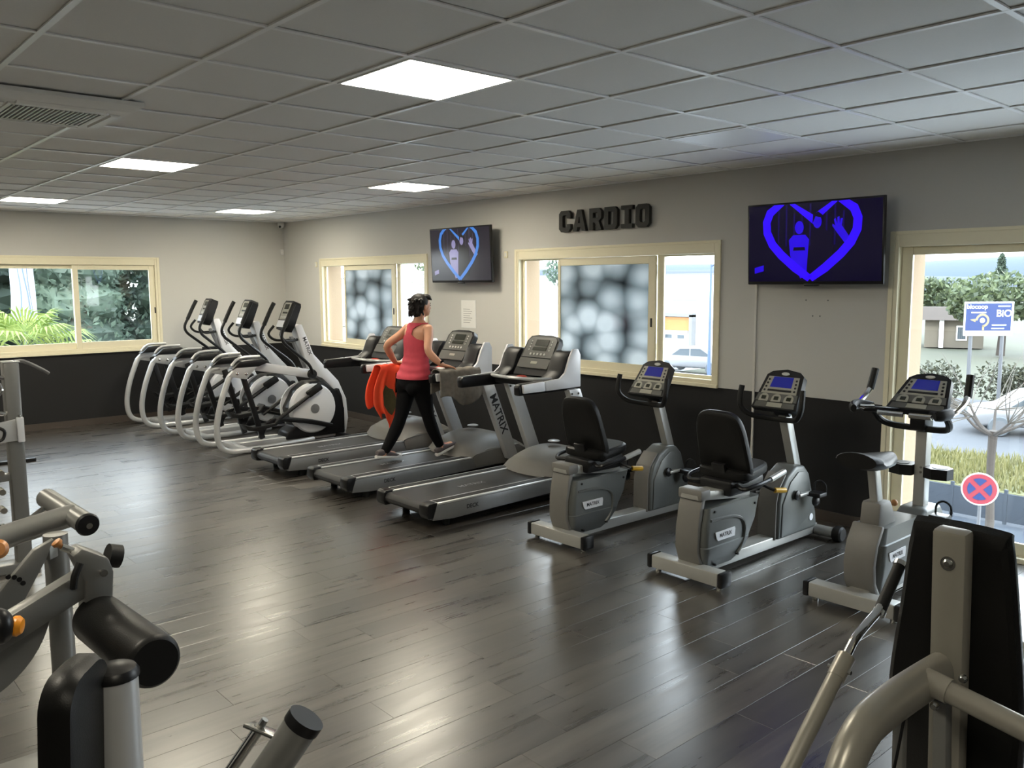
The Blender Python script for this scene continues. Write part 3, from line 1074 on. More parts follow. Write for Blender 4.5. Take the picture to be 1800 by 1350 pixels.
# view through the glazed door
def ridge(name, cx, cy, half, h, m, seed):
    rs = random.Random(seed)
    ph = [rs.uniform(0, 6) for _ in range(5)]
    d = Vector((-0.36, 0.93, 0))
    s = Vector((0.93, 0.36, 0))
    def fn(u, v):
        a = (u - 0.5) * 2
        hh = h * (0.72 + 0.16 * math.sin(2.3 * a + ph[0]) + 0.09 * math.sin(5.1 * a + ph[1]) + 0.05 * math.sin(11 * a + ph[2]))
        p = Vector((cx, cy, 0)) + s * (a * half) + d * ((v - 0.5) * half * 0.5)
        return Vector((p.x, p.y, GZ - 2 + (hh + 2) * math.sin(PI * v) ** 0.8))
    return tag(recenter(G().grid(fn, 60, 10).obj(name, m)), None, None)
h1 = ridge('hill', -150, 430, 300, 13.0, 'hill', 5)
tag(h1, 'hazy blue hill behind the trees in the glazed door', 'hill')
h2 = ridge('hill', -260, 760, 520, 27.0, 'hill_far', 8)
tag(h2, 'palest farthest ridge on the horizon', 'hill')
tree('umbrella_pine', 'wide round-crowned pine behind the blue sign', (-8.2, 54.0, GZ), [(0, 0, 3.8, 3.4, 3.0, 1.6), (2.6, 0.5, 3.6, 2.4, 2.2, 1.5), (-1.6, 0, 3.2, 1.8, 1.8, 1.1), (4.6, 1, 3.9, 2.2, 2, 1.4)], 1500, 0.22, 'leaf_mid', 3.0, 0.28, 81, 'trees beyond the parking')
tree('broadleaf_tree', 'leafy tree left of the pine behind the small house', (-17.0, 68.0, GZ), [(0, 0, 3.6, 1.9, 1.9, 1.5), (-1.9, 0, 3.6, 1.6, 1.6, 1.6), (1.8, 0, 3.0, 1.4, 1.4, 1.2)], 900, 0.24, 'leaf_mid', 3.0, 0.2, 82, 'trees beyond the parking')
tree('broadleaf_tree', 'pale tree beside the door jamb, farthest left', (-18.5, 62.0, GZ), [(0, 0, 3.2, 1.5, 1.5, 1.7), (-1.4, 0, 3.4, 1.2, 1.2, 1.4)], 700, 0.2, 'leaf_mid', 2.6, 0.18, 83, 'trees beyond the parking')
for k, (px_, py_, lab) in enumerate([(-33.0, 126.0, 'slim cypress spire above the pine crown'), (-24.5, 130.0, 'second cypress spire at the right edge')]):
    tree('cypress_tree', lab, (px_, py_, GZ), [(0, 0, 2.5, 1.3, 1.3, 2.4), (0, 0, 5.0, 0.95, 0.95, 2.2), (0, 0, 7.2, 0.45, 0.45, 1.4)], 500, 0.3, 'leaf_dark', 6, 0.2, 90 + k)

hs = thing('small_house', 'small stone house with tiled roof and barred window', 'house', (-12.9, 58.6, GZ), 0.35)
G().box(-1.9, 1.9, 0, 3.5, 0, 2.0).obj('wall', 'house_wall', hs, smooth=0)
G().prism([(-0.5, 2.0), (4.0, 2.0), (2.2, 2.9), (1.3, 2.9)], -2.2, 2.2, 'x').obj('roof', 'roof_tile', hs, smooth=0)
G().box(-0.95, -0.65, -0.35, -0.05, 0, 2.0).obj('pillar', 'facade_white', hs, smooth=0)
hw = G().box(0.15, 0.85, -0.05, 0.0, 0.55, 1.6).obj('window', 'facade_white', hs, smooth=0)
G().box(0.24, 0.76, -0.07, -0.05, 0.65, 1.5).obj('pane', 'dark_pane', hw, smooth=0)
for a in (0.36, 0.5, 0.64):
    G().box(a - 0.02, a + 0.02, -0.09, -0.07, 0.65, 1.5).obj('bar', 'car_dark', hw, smooth=0)

# hedge of rough bushes beyond the parking
BL = ['rough hedge bush left end, beside the door jamb', 'rough hedge bush second from the left', 'rough hedge bush below the blue sign', 'rough hedge bush right of the bare tree', 'rough hedge bush at the right edge']
for k in range(5):
    rs = random.Random(200 + k)
    c = Vector((-5.0, 27.5, GZ)) + Vector((2.75, 1.1, 0)) * k
    t = thing('hedge_bush', BL[k], 'bush', c, 0, 'bushes beyond the parking')
    g = G()
    for q in range(4):
        leaf_cloud(g, (rs.uniform(-.7, .7), rs.uniform(-.4, .4), 0.75 + rs.uniform(-.1, .25)), (0.95, 0.7, 0.8), 420, 0.09, rs, 0.5)
    g.obj('foliage', 'leaf_hedge', t, smooth=0)
    g = G()
    for q in range(5):
        a = rs.uniform(0, 6.28)
        g.tube([(0, 0, 0), (0.3 * math.cos(a), 0.3 * math.sin(a), 0.5), (0.5 * math.cos(a), 0.5 * math.sin(a), 1.1)], 0.02, 5)
    g.obj('stems', 'bark', t)
# grass tufts on the lawn: uncountable
rs = random.Random(5)
g = G()
for _ in range(9000):
    p = Vector((rs.uniform(-3, 12), rs.uniform(15.1, 18.9), GZ + 0.02))
    a = rs.uniform(0, 6.28)
    w = Vector((math.cos(a), math.sin(a), 0)) * 0.03
    q = Vector((rs.uniform(-.1, .1), rs.uniform(-.1, .1), rs.uniform(.12, .32)))
    g.bm.faces.new([g.bm.verts.new(p - w), g.bm.verts.new(p + w), g.bm.verts.new(p + q)])
gro = g.obj('grass_tufts', 'grass_blade', smooth=0)
tag(recenter(gro), 'yellow-green long grass on the lawn outside the glazed door', 'grass', kind='stuff')
# low dark panel fence along the road, pavement side
fn_ = thing('panel_fence', 'low blue-grey panel fence along the road outside', 'fence', (5.0, 12.3, GZ))
for k in range(12):
    G().box(-6 + k * 1.02, -6 + k * 1.02 + 0.99, -0.02, 0.02, 0.05, 0.62).obj('fence_panel', 'road', fn_, smooth=0)
for k in range(13):
    G().box(-6.05 + k * 1.02, -5.99 + k * 1.02, -0.03, 0.03, 0, 0.7).obj('fence_post', 'road', fn_, smooth=0)

# bare pollarded tree
bt = thing('bare_tree', 'bare pollarded tree with long pale shoots outside the glazed door', 'tree', (6.95, 8.95, GZ))
G().tube([(0, 0, 0), (0.03, 0, 0.9), (-0.02, 0.03, 1.7), (0, 0, 2.4)], [0.09, 0.07, 0.06, 0.075], 10, 3).obj('trunk', 'bark', bt)
rs = random.Random(31)
for k in range(7):
    a = k * 0.9 + rs.uniform(-.2, .2)
    d = Vector((math.cos(a), math.sin(a), 0))
    e = d * 0.5 + Vector((0, 0, 2.62 + rs.uniform(-.05, .15)))
    br = G().tube([(0, 0, 2.32), d * 0.28 + Vector((0, 0, 2.46)), e], [0.038, 0.022, 0.020], 7, 3).obj('branch', 'bark', bt)
    for q in range(9):
        b = a + rs.uniform(-1.0, 1.0)
        L = rs.uniform(0.8, 1.9)
        up_ = rs.uniform(-0.25, 1.0)
        d2 = Vector((math.cos(b), math.sin(b), up_)).normalized()
        p1 = e + d2 * L * 0.5 + Vector((0, 0, rs.uniform(0, .12)))
        p2 = e + d2 * L + Vector((rs.uniform(-.15, .15), rs.uniform(-.15, .15), rs.uniform(-.1, .25)))
        G().tube([e - d * 0.02, p1, p2], [0.010, 0.007, 0.003], 5, 3).obj('shoot', 'pale_twig', br)

# no-stopping sign
ns = thing('no_stopping_sign', 'round red and blue no-stopping sign on a post', 'road sign', (7.61, 6.62, GZ))
G().cyl((0, 0.03, 0), (0, 0.03, 2.1), 0.025, 8).obj('post', 'pole_grey', ns)
fv = (CAM - Vector((7.61, 6.62, 0)))
fv.z = 0
fv.normalize()
su = Vector((0, 0, 1)).cross(fv)
su.z = 0
def disc_part(name, m, polys, off, parent):
    me = plate_mesh(polys, 0.004)
    me.transform(frame_mat(Vector((0, 0, 1.93)) + fv * off, su, (0, 0, 1)))
    return mesh_obj(name, me, m, parent, smooth=0)
circ = lambda r, n=40: [(r * math.cos(2 * PI * i / n), r * math.sin(2 * PI * i / n)) for i in range(n)]
dsk = disc_part('disc', 'sign_white', [circ(0.235)], 0.0, ns)
disc_part('red_face', 'sign_red', [circ(0.215)], 0.005, dsk)
for k in range(4):
    a0 = 45 + 90 * k - 33 + 45
    wedge = arc(0, 0, 0.155, 90 * k - 33, 90 * k + 33, 8)
    c_ = (0.045 * math.cos(PI / 2 * k), 0.045 * math.sin(PI / 2 * k))
    disc_part('blue_wedge', 'sign_blue', [[c_] + wedge], 0.010, dsk)

# blue direction billboard
bb = thing('billboard', 'blue roadside billboard with roundabout arrow and white lettering', 'billboard', (0.65, 26.4, GZ))
bu = Vector((1.15, 1.24, 0)).normalized()
bz = Vector((0, 0, 1))
bnrm = bu.cross(bz)
if bnrm.dot(CAM - Vector((0.65, 26.4, 0))) < 0:
    bnrm = -bnrm
def bpart(name, polys, m, off, parent):
    me = plate_mesh(polys, 0.02 if off < 0.01 else 0.004)
    me.transform(frame_mat(Vector((0, 0, 3.5)) + bnrm * off, bu, bz))
    return mesh_obj(name, me, m, parent, smooth=0)
brd = bpart('board', [rrect(-0.86, 0.86, -0.6, 0.6, 0.03)], 'sign_white', 0.0, bb)
bpart('blue_field', [rrect(-0.8, 0.78, -0.42, 0.54, 0.01)], 'sign_blue', 0.016, brd)
for s in (-1, 1):
    G().box(-0.05, 0.05, -0.05, 0.05, 0, 3.0).xf(Matrix.Translation(bu * 0.55 * s - bnrm * 0.07)).obj('post', 'pole_grey', bb)
ring = arc(-0.22, -0.06, 0.24, -90, 180, 24)
rin = arc(-0.22, -0.06, 0.165, -90, 180, 24)
bpart('arrow', [ring + rin[::-1]], 'sign_yellow', 0.022, brd)
bpart('arrow_stem', [[(-0.22, -0.40), (-0.145, -0.40), (-0.145, -0.225), (-0.22, -0.225)]], 'sign_yellow', 0.022, brd)
bpart('arrow_head', [[(-0.46, -0.06), (-0.46, 0.0), (-0.66, -0.03), (-0.46, -0.12)]], 'sign_yellow', 0.022, brd)
bpart('roundabout', [[(-0.22 + 0.09 * math.cos(q / 20 * 2 * PI), -0.06 + 0.09 * math.sin(q / 20 * 2 * PI)) for q in range(20)]], 'sign_white', 0.022, brd)
def btext(s, size, x, z, bold=0.0):
    text_obj('lettering', s, size, Vector((0, 0, 3.5)) + bnrm * 0.022 + bu * x + bz * z, bu, bz, 'print_white', brd, 0.002, bold)
btext('biocoop', 0.22, -0.42, 0.42, 0.004)
btext('BiO', 0.34, 0.52, 0.18, 0.006)
for (x0, x1, z) in ((-0.62, -0.1, 0.22), (0.3, 0.72, 0.44), (0.12, 0.62, -0.22), (0.1, 0.55, -0.34)):
    bpart('small_print', [[(x0, z - 0.02), (x1, z - 0.02), (x1, z + 0.02), (x0, z + 0.02)]], 'sign_white', 0.022, brd)
# ------------------------------------------------------------------ treadmills
def make_treadmill():
    YR = -1.40
    t = thing('treadmill', 'treadmill', 'treadmill', (0, 0, 0), 0, 'treadmills in a row facing the wall')
    N = lambda: G((0, -YR, 0))
    # deck
    for s in (-1, 1):
        sr = N().prism([(-2.40, 0.075), (-2.36, 0.185), (-0.42, 0.185), (-0.42, 0.10), (-2.2, 0.06)], s * 0.29, s * 0.345, 'x', 0.004).obj('side_rail', 'grey_side', t)
        text_obj('lettering', 'DECK', 0.045, (s * 0.3462, -2.02, 0.128), (0, s, 0), (0, 0, 1), 'letter_print', sr, 0.0006, 0.001, off=(0, -YR, 0))
        N().box(min(s * 0.225, s * 0.345), max(s * 0.225, s * 0.345), -2.37, -0.75, 0.186, 0.202, 0.005).obj('foot_rail', 'silver_paint', t)
        N().box(min(s * 0.25, s * 0.32), max(s * 0.25, s * 0.32), -2.34, -0.95, 0.202, 0.2045).obj('grip_strip', 'black_rubber', t, smooth=0)
        N().prism([(-2.455, 0.12), (-2.45, 0.19), (-2.43, 0.207), (-2.35, 0.207), (-2.36, 0.185), (-2.395, 0.09), (-2.44, 0.09)], s * 0.236, s * 0.347, 'x', 0.008, 2).obj('end_cap', 'black_plastic', t)
        N().cyl((s * 0.27, -2.22, 0.0), (s * 0.27, -2.22, 0.07), 0.03, 12).obj('foot', 'black_rubber', t)
        N().cyl((s * 0.20, -0.55, 0.045), (s * 0.27, -0.55, 0.045), 0.045, 14).obj('wheel', 'black_rubber', t)
    N().prism([(-2.44, 0.13)] + [(-2.40 + 0.045 * math.cos(math.radians(a)), 0.146 + 0.045 * math.sin(math.radians(a))) for a in (170, 140, 110, 90)] + [(-0.8, 0.191), (-0.8, 0.172), (-2.38, 0.172), (-2.38, 0.112)] , -0.234, 0.234, 'x').obj('running_belt', 'belt_rubber', t)
    N().cyl((-0.234, -2.395, 0.142), (0.234, -2.395, 0.142), 0.04, 16).obj('roller', 'black_rubber', t)
    text_obj('belt_lettering', 'MATRIX', 0.075, (0.0, -1.75, 0.1915), (0, 1, 0), (-1, 0, 0), 'grey_side', t, 0.0004, 0.001, off=(0, -YR, 0))
    N().box(-0.28, 0.28, -2.2, -0.5, 0.05, 0.165).obj('underframe', 'black_plastic', t, smooth=0)
    # motor hood, a low dome
    def hood(u, v):
        a = (u - 0.5) * 2
        yy = -1.16 + 0.76 * v
        e = 1 - abs(a) ** 3.2
        top = 0.20 + (0.235 * math.sin(PI * min(1, 0.12 + v * 0.78)) ** 0.7 - 0.04) * (0.35 + 0.65 * e) - 0.02 * (abs(a) ** 6)
        if v == 0:
            top = 0.195
        return Vector((a * 0.355, yy - 0.10 * (1 - a * a) * (1 - v) + 0.06 * (1 - v), max(0.19, top)))
    hd = N().grid(hood, 20, 16)
    hd.prism([(-1.05, 0.10), (-1.08, 0.2), (-0.9, 0.26), (-0.5, 0.26), (-0.40, 0.2), (-0.40, 0.08)], -0.352, 0.352, 'x', 0.01)
    hd.obj('motor_hood', 'hood_grey', t, smooth=40)
    N().lathe([(0.055, 0), (0.055, 0.004), (0.045, 0.010), (0, 0.011)], (0, -0.80, 0.432), (0, 0, 1), 20).obj('hood_badge', 'silver_paint', t)
    # uprights
    for s in (-1, 1):
        up = N().prism([(-0.70, 0.14), (-0.56, 0.14), (-0.90, 0.955), (-1.04, 0.955)], s * 0.355, s * 0.425, 'x', 0.012, 2).obj('upright', 'silver_paint', t)
        if s > 0:
            u = Vector((0, 0.34, -0.815))
            text_obj('lettering', 'MATRIX', 0.115, (0.4262, -0.825, 0.60), u, (0, 0.815, 0.34), 'letter_print', up, 0.0006, 0.002, off=(0, -YR, 0))
        for k in (0, 1):
            N().cyl((s * 0.425 if s > 0 else -0.352, -1.005 + 0.075 * k, 0.915), (s * 0.429 if s > 0 else -0.348, -1.005 + 0.075 * k, 0.915), 0.010, 10).obj('bolt', 'steel_bolt', up)
        # handrail with its cover, swept up into the console shell
        N().prism([(-1.58, 0.945), (-1.585, 1.02), (-1.56, 1.04), (-1.02, 1.05), (-0.94, 1.04), (-0.94, 0.945)], s * 0.335, s * 0.40, 'x', 0.014, 2).obj('handrail', 'black_plastic', t)
        N().prism([(-1.545, 0.965), (-1.555, 1.035), (-1.32, 1.045), (-1.31, 0.965)], s * 0.40, s * 0.425, 'x', 0.006).obj('rail_cover', 'white_silver', t)
        N().prism([(-1.30, 0.965), (-1.31, 1.045), (-1.14, 1.055), (-1.08, 1.10), (-1.03, 1.22), (-0.99, 1.29), (-0.93, 1.29), (-0.90, 1.24), (-0.90, 0.97)], s * 0.40, s * 0.425, 'x', 0.006).obj('console_shell', 'white_silver', t)
        N().prism([(-1.20, 1.03), (-1.10, 1.10), (-1.05, 1.22), (-1.0, 1.27), (-0.93, 1.27), (-0.92, 1.0)], s * 0.21, s * 0.40, 'x', 0.02).obj('cup_bay', 'console_dark', t)
    N().prism([(-1.20, 0.965), (-1.22, 1.02), (-1.15, 1.04), (-0.88, 1.04), (-0.86, 0.965)], -0.40, 0.40, 'x', 0.015).obj('dashboard', 'console_dark', t)
    N().tube([(-0.34, -1.15, 1.045), (-0.26, -1.30, 1.05), (-0.1, -1.37, 1.055), (0.1, -1.37, 1.055), (0.26, -1.30, 1.05), (0.34, -1.15, 1.045)], 0.014, 8, 5).obj('front_handle', 'silver_paint', t)
    st = N().lathe([(0.05, 0), (0.05, 0.008), (0.03, 0.02), (0, 0.022)], (0.0, -1.19, 1.035), (0, 0, 1), 18).obj('stop_button', 'red_plastic', t)
    # console face
    ang = math.atan2(0.32, 0.19)
    M_ = frame_mat((0.02, -1.02, 1.215), (1, 0, 0), (0, math.cos(ang), math.sin(ang)))
    def con(polys, d0, d1, m, name, par):
        me = plate_mesh(polys, d1 - d0)
        me.transform(Matrix.Translation((0, -YR, 0)) @ M_ @ Matrix.Translation((0, 0, (d0 + d1) / 2)))
        return mesh_obj(name, me, m, par, smooth=0)
    out = [(-0.205, -0.19), (0.205, -0.19), (0.21, -0.16), (0.20, 0.14), (0.17, 0.185), (0.08, 0.20), (-0.08, 0.20), (-0.17, 0.185), (-0.20, 0.14), (-0.21, -0.16)]
    c0 = con([out], -0.05, 0.0, 'console_dark', 'console', t)
    con([[(-0.185, -0.02), (0.185, -0.02), (0.175, 0.145), (0.14, 0.175), (-0.14, 0.175), (-0.175, 0.145)]], 0.0005, 0.006, 'console_grey', 'face_plate', c0)
    con([rrect(-0.075, 0.085, 0.09, 0.15, 0.006)], 0.0065, 0.009, 'lcd_dark', 'display', c0)
    con([rrect(-0.085, 0.085, 0.045, 0.078, 0.006)], 0.0065, 0.009, 'lcd_dark', 'display', c0)
    for k in range(5):
        x = -0.085 + 0.043 * k
        con([[(x + 0.011 * math.cos(q * PI / 6), 0.010 + 0.011 * math.sin(q * PI / 6)) for q in range(12)]], 0.0065, 0.010, 'button', 'button', c0)
    for s in (-1, 1):
        for k in range(4):
            x, yv = s * (0.125), 0.05 + 0.028 * k
            con([[(x + 0.007 * math.cos(q * PI / 4), yv + 0.007 * math.sin(q * PI / 4)) for q in range(8)]], 0.0065, 0.010, 'button', 'button', c0)
    con([rrect(-0.19, 0.19, -0.125, -0.032, 0.012)], 0.0005, 0.012, 'console_grey', 'reading_ledge', c0)
    con([rrect(-0.035, 0.045, -0.085, -0.062, 0.004)], 0.0125, 0.014, 'console_face', 'nameplate', c0)
    return t, YR

tm, YT = make_treadmill()
tm_x = [4.33, 5.49, 6.645]
tm_lab = ['treadmill nearest the ellipticals, farthest of the three', 'middle treadmill with the woman walking on it', 'empty treadmill beside the exercise bikes, nearest of the three']
tms = []
for k, x in enumerate(tm_x):
    o = tm if k == 0 else copy_tree(tm)
    o.location = (x, YT, 0)
    o['label'] = tm_lab[k]
    tms.append(o)

# ------------------------------------------------------------------ ellipticals
def make_elliptical():
    YR = -1.6
    t = thing('elliptical_trainer', 'elliptical', 'elliptical', (0, 0, 0), 0, 'ellipticals along the far wall')
    N = lambda: G((0, -YR, 0))
    for s in (-1, 1):
        x = s * 0.29
        N().tube([(x, -2.19, 0.90), (x, -2.30, 0.87), (x, -2.365, 0.74), (x, -2.43, 0.56), (x, -2.475, 0.36), (x, -2.475, 0.20), (x, -2.43, 0.09), (x, -2.33, 0.040), (x, -2.2, 0.035), (x, -1.8, 0.035), (x * 0.7, -1.3, 0.04)], 0.032, 12, 4).obj('rear_frame', 'silver_paint', t)
        pl = N().prism([(-2.345, 0.86), (-2.25, 0.955), (-2.0, 0.955), (-2.14, 0.815)], s * 0.27, s * 0.325, 'x', 0.008).obj('shoulder_plate', 'silver_paint', t)
        for yy, zz in ((-2.245, 0.885), (-2.145, 0.875)):
            N().lathe([(0.016, 0), (0.016, 0.006), (0.008, 0.012), (0, 0.012)], (s * 0.325, yy, zz), (s, 0, 0), 10).obj('bolt', 'steel_bolt', pl)
        N().prism([(-2.30, 0.93), (-2.20, 1.02), (-1.96, 1.03), (-1.86, 0.99), (-2.0, 0.945), (-2.24, 0.945)], s * 0.20, s * 0.335, 'x', 0.015, 2).obj('top_cover', 'black_plastic', t)
        N().tube([(x - s * 0.035, -2.275, 0.965), (x - s * 0.035, -2.18, 1.045), (x - s * 0.035, -1.95, 1.05)], 0.016, 8, 3).obj('cover_edge', 'silver_paint', t)
        N().slab((x - s * 0.06, -2.15, 0.88), (x - s * 0.06, -1.94, 0.13), 0.035, 0.06, (0, 1, 0), 0.008).obj('swing_link', 'black_plastic', t)
        N().slab((x - s * 0.05, -2.0, 0.945), (x * 0.45, -1.24, 0.79), 0.05, 0.10, (0, 0, 1), 0.018).obj('side_rail', 'white_silver', t)
        # pedal arm, foot pedal and crank
        zo = 0.0 if s > 0 else 0.10
        N().tube([(s * 0.21, -1.96, 0.13 + zo), (s * 0.21, -1.82, 0.31 + zo), (s * 0.21, -1.42, 0.27 + zo * .5), (s * 0.20, -1.05, 0.17)], 0.028, 8, 4, flat=0.7).obj('pedal_arm', 'black_plastic', t)
        N().prism([(-2.12, 0.24 + zo), (-2.16, 0.31 + zo), (-2.05, 0.27 + zo), (-1.80, 0.29 + zo), (-1.74, 0.36 + zo), (-1.72, 0.34 + zo), (-1.78, 0.26 + zo), (-2.02, 0.22 + zo)], s * 0.12, s * 0.27, 'x', 0.008).obj('foot_pedal', 'black_rubber', t)
        N().tube([(s * 0.21, -1.72, 0.33), (s * 0.21, -1.5, 0.46), (s * 0.21, -1.30, 0.58)], 0.024, 8, 2).obj('crank_link', 'black_plastic', t)
        N().slab((s * 0.205, -1.36, 0.56), (s * 0.205, -1.18, 0.66), 0.06, 0.085, (0, 0, 1), 0.02).obj('crank_grip', 'black_rubber', t)
        # flywheel cover
        fc = N().lathe([(0.30, 0.0), (0.30, 0.02), (0.275, 0.05), (0.16, 0.07), (0, 0.074)], (s * 0.10, -1.25, 0.39), (s, 0, 0), 36).obj('wheel_cover', 'white_silver', t)
        N().lathe([(0.055, 0.0), (0.055, 0.008), (0, 0.010)], (s * 0.172, -1.25, 0.39), (s, 0, 0), 20).obj('hub', 'grey_side', fc)
        # moving handlebar
        hb = N().tube([(s * 0.20, -1.28, 0.80), (s * 0.22, -1.34, 0.92), (s * 0.25, -1.56, 1.10), (s * 0.26, -1.66, 1.19), (s * 0.26, -1.68, 1.28), (s * 0.26, -1.62, 1.40), (s * 0.25, -1.52, 1.60)], 0.018, 10, 4).obj('moving_handle', 'black_plastic', t)
        N().tube([(s * 0.26, -1.64, 1.365), (s * 0.255, -1.56, 1.53), (s * 0.25, -1.51, 1.62)], 0.024, 10, 2).obj('grip', 'black_rubber', hb)
        N().lathe([(0.05, 0), (0.06, 0.02), (0.05, 0.05), (0, 0.05)], (s * 0.16, -1.28, 0.80), (s, 0, 0), 16).obj('pivot', 'black_plastic', t)
        # fixed handlebar
        N().tube([(s * 0.03, -1.36, 1.20), (s * 0.09, -1.48, 1.19), (s * 0.14, -1.58, 1.20), (s * 0.15, -1.64, 1.27), (s * 0.13, -1.58, 1.36)], 0.015, 8, 4).obj('fixed_handle', 'black_rubber', t)
    # shroud and front band
    N().prism([(-1.60, 0.05), (-1.58, 0.14), (-1.48, 0.20), (-1.53, 0.4), (-1.42, 0.60), (-1.28, 0.70), (-1.10, 0.70), (-0.92, 0.56), (-0.83, 0.35), (-0.83, 0.05)], -0.13, 0.13, 'x', 0.02, 2).obj('drive_housing', 'black_plastic', t)
    def band(prof, hw, nm, m):
        N().prism(prof, -hw, hw, 'x', 0.015, 2).obj(nm, m, t)
    band([(-1.42, 1.36), (-1.33, 1.38), (-1.19, 1.02), (-1.04, 0.86), (-0.87, 0.68), (-0.77, 0.46), (-0.75, 0.22), (-0.78, 0.06), (-0.83, 0.06), (-0.82, 0.25), (-0.85, 0.42), (-0.94, 0.58), (-1.08, 0.72), (-1.24, 0.79), (-1.30, 0.96)], 0.075, 'mast', 'white_silver')
    band([(-0.90, 0.60), (-0.86, 0.50), (-0.835, 0.30), (-0.835, 0.10), (-0.875, 0.10), (-0.87, 0.30), (-0.90, 0.48), (-0.95, 0.58)], 0.135, 'shroud_rim', 'black_plastic')
    u = Vector((0, 0.13, -0.36))
    text_obj('lettering', 'MATRIX', 0.062, (0.0758, -1.275, 1.12), u, (0, 0.36, 0.13), 'letter_print', t, 0.0006, 0.001, off=(0, -YR, 0))
    N().slab((0, -1.44, 1.24), (0, -1.27, 0.86), 0.05, 0.035, (0, 1, 0), 0.008).obj('mast_brace', 'grey_side', t)
    N().box(-0.10, 0.10, -2.15, -0.80, 0.02, 0.085, 0.01).obj('base_beam', 'silver_paint', t)
    N().box(-0.33, 0.33, -0.95, -0.86, 0.0, 0.06, 0.015).obj('front_foot', 'black_plastic', t)
    N().box(-0.30, 0.30, -2.20, -2.12, 0.005, 0.06, 0.012).obj('rear_foot', 'silver_paint', t)
    # console
    ang = math.atan2(0.34, 0.14)
    M_ = frame_mat((0, -1.50, 1.49), (1, 0, 0), (0, math.cos(ang), math.sin(ang)))
    def con(polys, d0, d1, m, name, par):
        me = plate_mesh(polys, d1 - d0)
        me.transform(Matrix.Translation((0, -YR, 0)) @ M_ @ Matrix.Translation((0, 0, (d0 + d1) / 2)))
        return mesh_obj(name, me, m, par, smooth=0)
    c0 = con([[(-0.10, -0.18), (0.10, -0.18), (0.125, -0.1), (0.12, 0.13), (0.09, 0.17), (-0.09, 0.17), (-0.12, 0.13), (-0.125, -0.1)]], -0.10, 0.0, 'console_dark', 'console', t)
    con([[(-0.095, -0.06), (0.095, -0.06), (0.09, 0.12), (0.065, 0.145), (-0.065, 0.145), (-0.09, 0.12)]], 0.0005, 0.006, 'console_face', 'face_plate', c0)
    con([rrect(-0.05, 0.05, 0.065, 0.125, 0.005)], 0.0065, 0.009, 'lcd_dark', 'display', c0)
    con([rrect(-0.055, 0.055, 0.01, 0.03, 0.004)], 0.0065, 0.009, 'lcd_dark', 'display', c0)
    for k in range(4):
        x = -0.055 + 0.037 * k
        con([rrect(x - 0.010, x + 0.010, -0.042, -0.022, 0.004)], 0.0065, 0.010, 'button', 'button', c0)
    con([rrect(-0.10, 0.10, -0.155, -0.075, 0.012)], 0.0005, 0.012, 'white_silver', 'reading_ledge', c0)
    return t, YR

el, YE = make_elliptical()
el_lab = ['white elliptical in the corner, farthest from the treadmills', 'middle one of the three white ellipticals', 'white elliptical next to the treadmills']
for k, x in enumerate([0.60, 1.83, 2.94]):
    o = el if k == 0 else copy_tree(el)
    o.location = (x, YE, 0)
    o['label'] = el_lab[k]

# ------------------------------------------------------------------ exercise bikes
def bike_console(t, off, o, ang, wt, wb, L):
    M_ = frame_mat(o, (1, 0, 0), (0, math.cos(ang), math.sin(ang)))
    def con(polys, d0, d1, m, name, par):
        me = plate_mesh(polys, d1 - d0)
        me.transform(Matrix.Translation(off) @ M_ @ Matrix.Translation((0, 0, (d0 + d1) / 2)))
        return mesh_obj(name, me, m, par, smooth=0)
    W = lambda v: (wb + (wt - wb) * (v + L / 2) / L) / 2
    h = L / 2
    def trap(v0, v1, k, r=0.0):
        return [(-W(v0) * k, v0), (W(v0) * k, v0), (W(v1) * k, v1), (-W(v1) * k, v1)]
    body = [(-W(-h), -h), (W(-h), -h), (W(h * .8) + .01, h * .8), (W(h) - 0.02, h), (0, h + 0.018), (-W(h) + 0.02, h), (-W(h * .8) - .01, h * .8)]
    c0 = con([body], -0.05, 0.0, 'console_dark', 'console', t)
    con([trap(-h + 0.075, h * 0.70, 0.88)], 0.0005, 0.005, 'console_face', 'face_plate', c0)
    con([[(0.03 * math.cos(q * PI / 8), h * 0.87 + 0.012 * math.sin(q * PI / 8)) for q in range(16)]], 0.0005, 0.005, 'button', 'badge', c0)
    con([trap(h * 0.12, h * 0.68, 0.56)], 0.0055, 0.008, 'lcd_blue', 'display', c0)
    con([trap(-h * 0.10, h * 0.0, 0.60)], 0.0055, 0.008, 'console_dark', 'display_strip', c0)
    for s in (-1, 1):
        for k in range(4):
            v = -h * 0.05 + k * h * 0.19
            x = s * W(v) * 0.76
            con([[(x + 0.008 * math.cos(q * PI / 4), v + 0.008 * math.sin(q * PI / 4)) for q in range(8)]], 0.0055, 0.008, 'console_dark', 'button', c0)
    # three arched key bays
    con([trap(-h + 0.055, -h * 0.22, 0.97)], 0.0055, 0.0068, 'console_grey', 'key_field', c0)
    for k in (-1, 0, 1):
        x = k * W(-h * 0.45) * 0.60
        v = -h * 0.48
        r = 0.035
        con([[(x - r, v - 0.025)] + [(x + r, v - 0.025)] + [(x + r * math.cos(q * PI / 8), v + r * math.sin(q * PI / 8)) for q in range(9)]], 0.007, 0.009, 'console_face', 'key_arch', c0)
        con([rrect(x - 0.017, x + 0.017, v - 0.012, v + 0.015, 0.003)], 0.0092, 0.011, 'lcd_dark', 'key', c0)
    con([trap(-h + 0.008, -h + 0.048, 0.9)], 0.0005, 0.004, 'console_grey', 'lower_strip', c0)
    con([trap(-h + 0.012, -h + 0.044, 0.34)], 0.0042, 0.006, 'console_face', 'start_key', c0)
    return c0

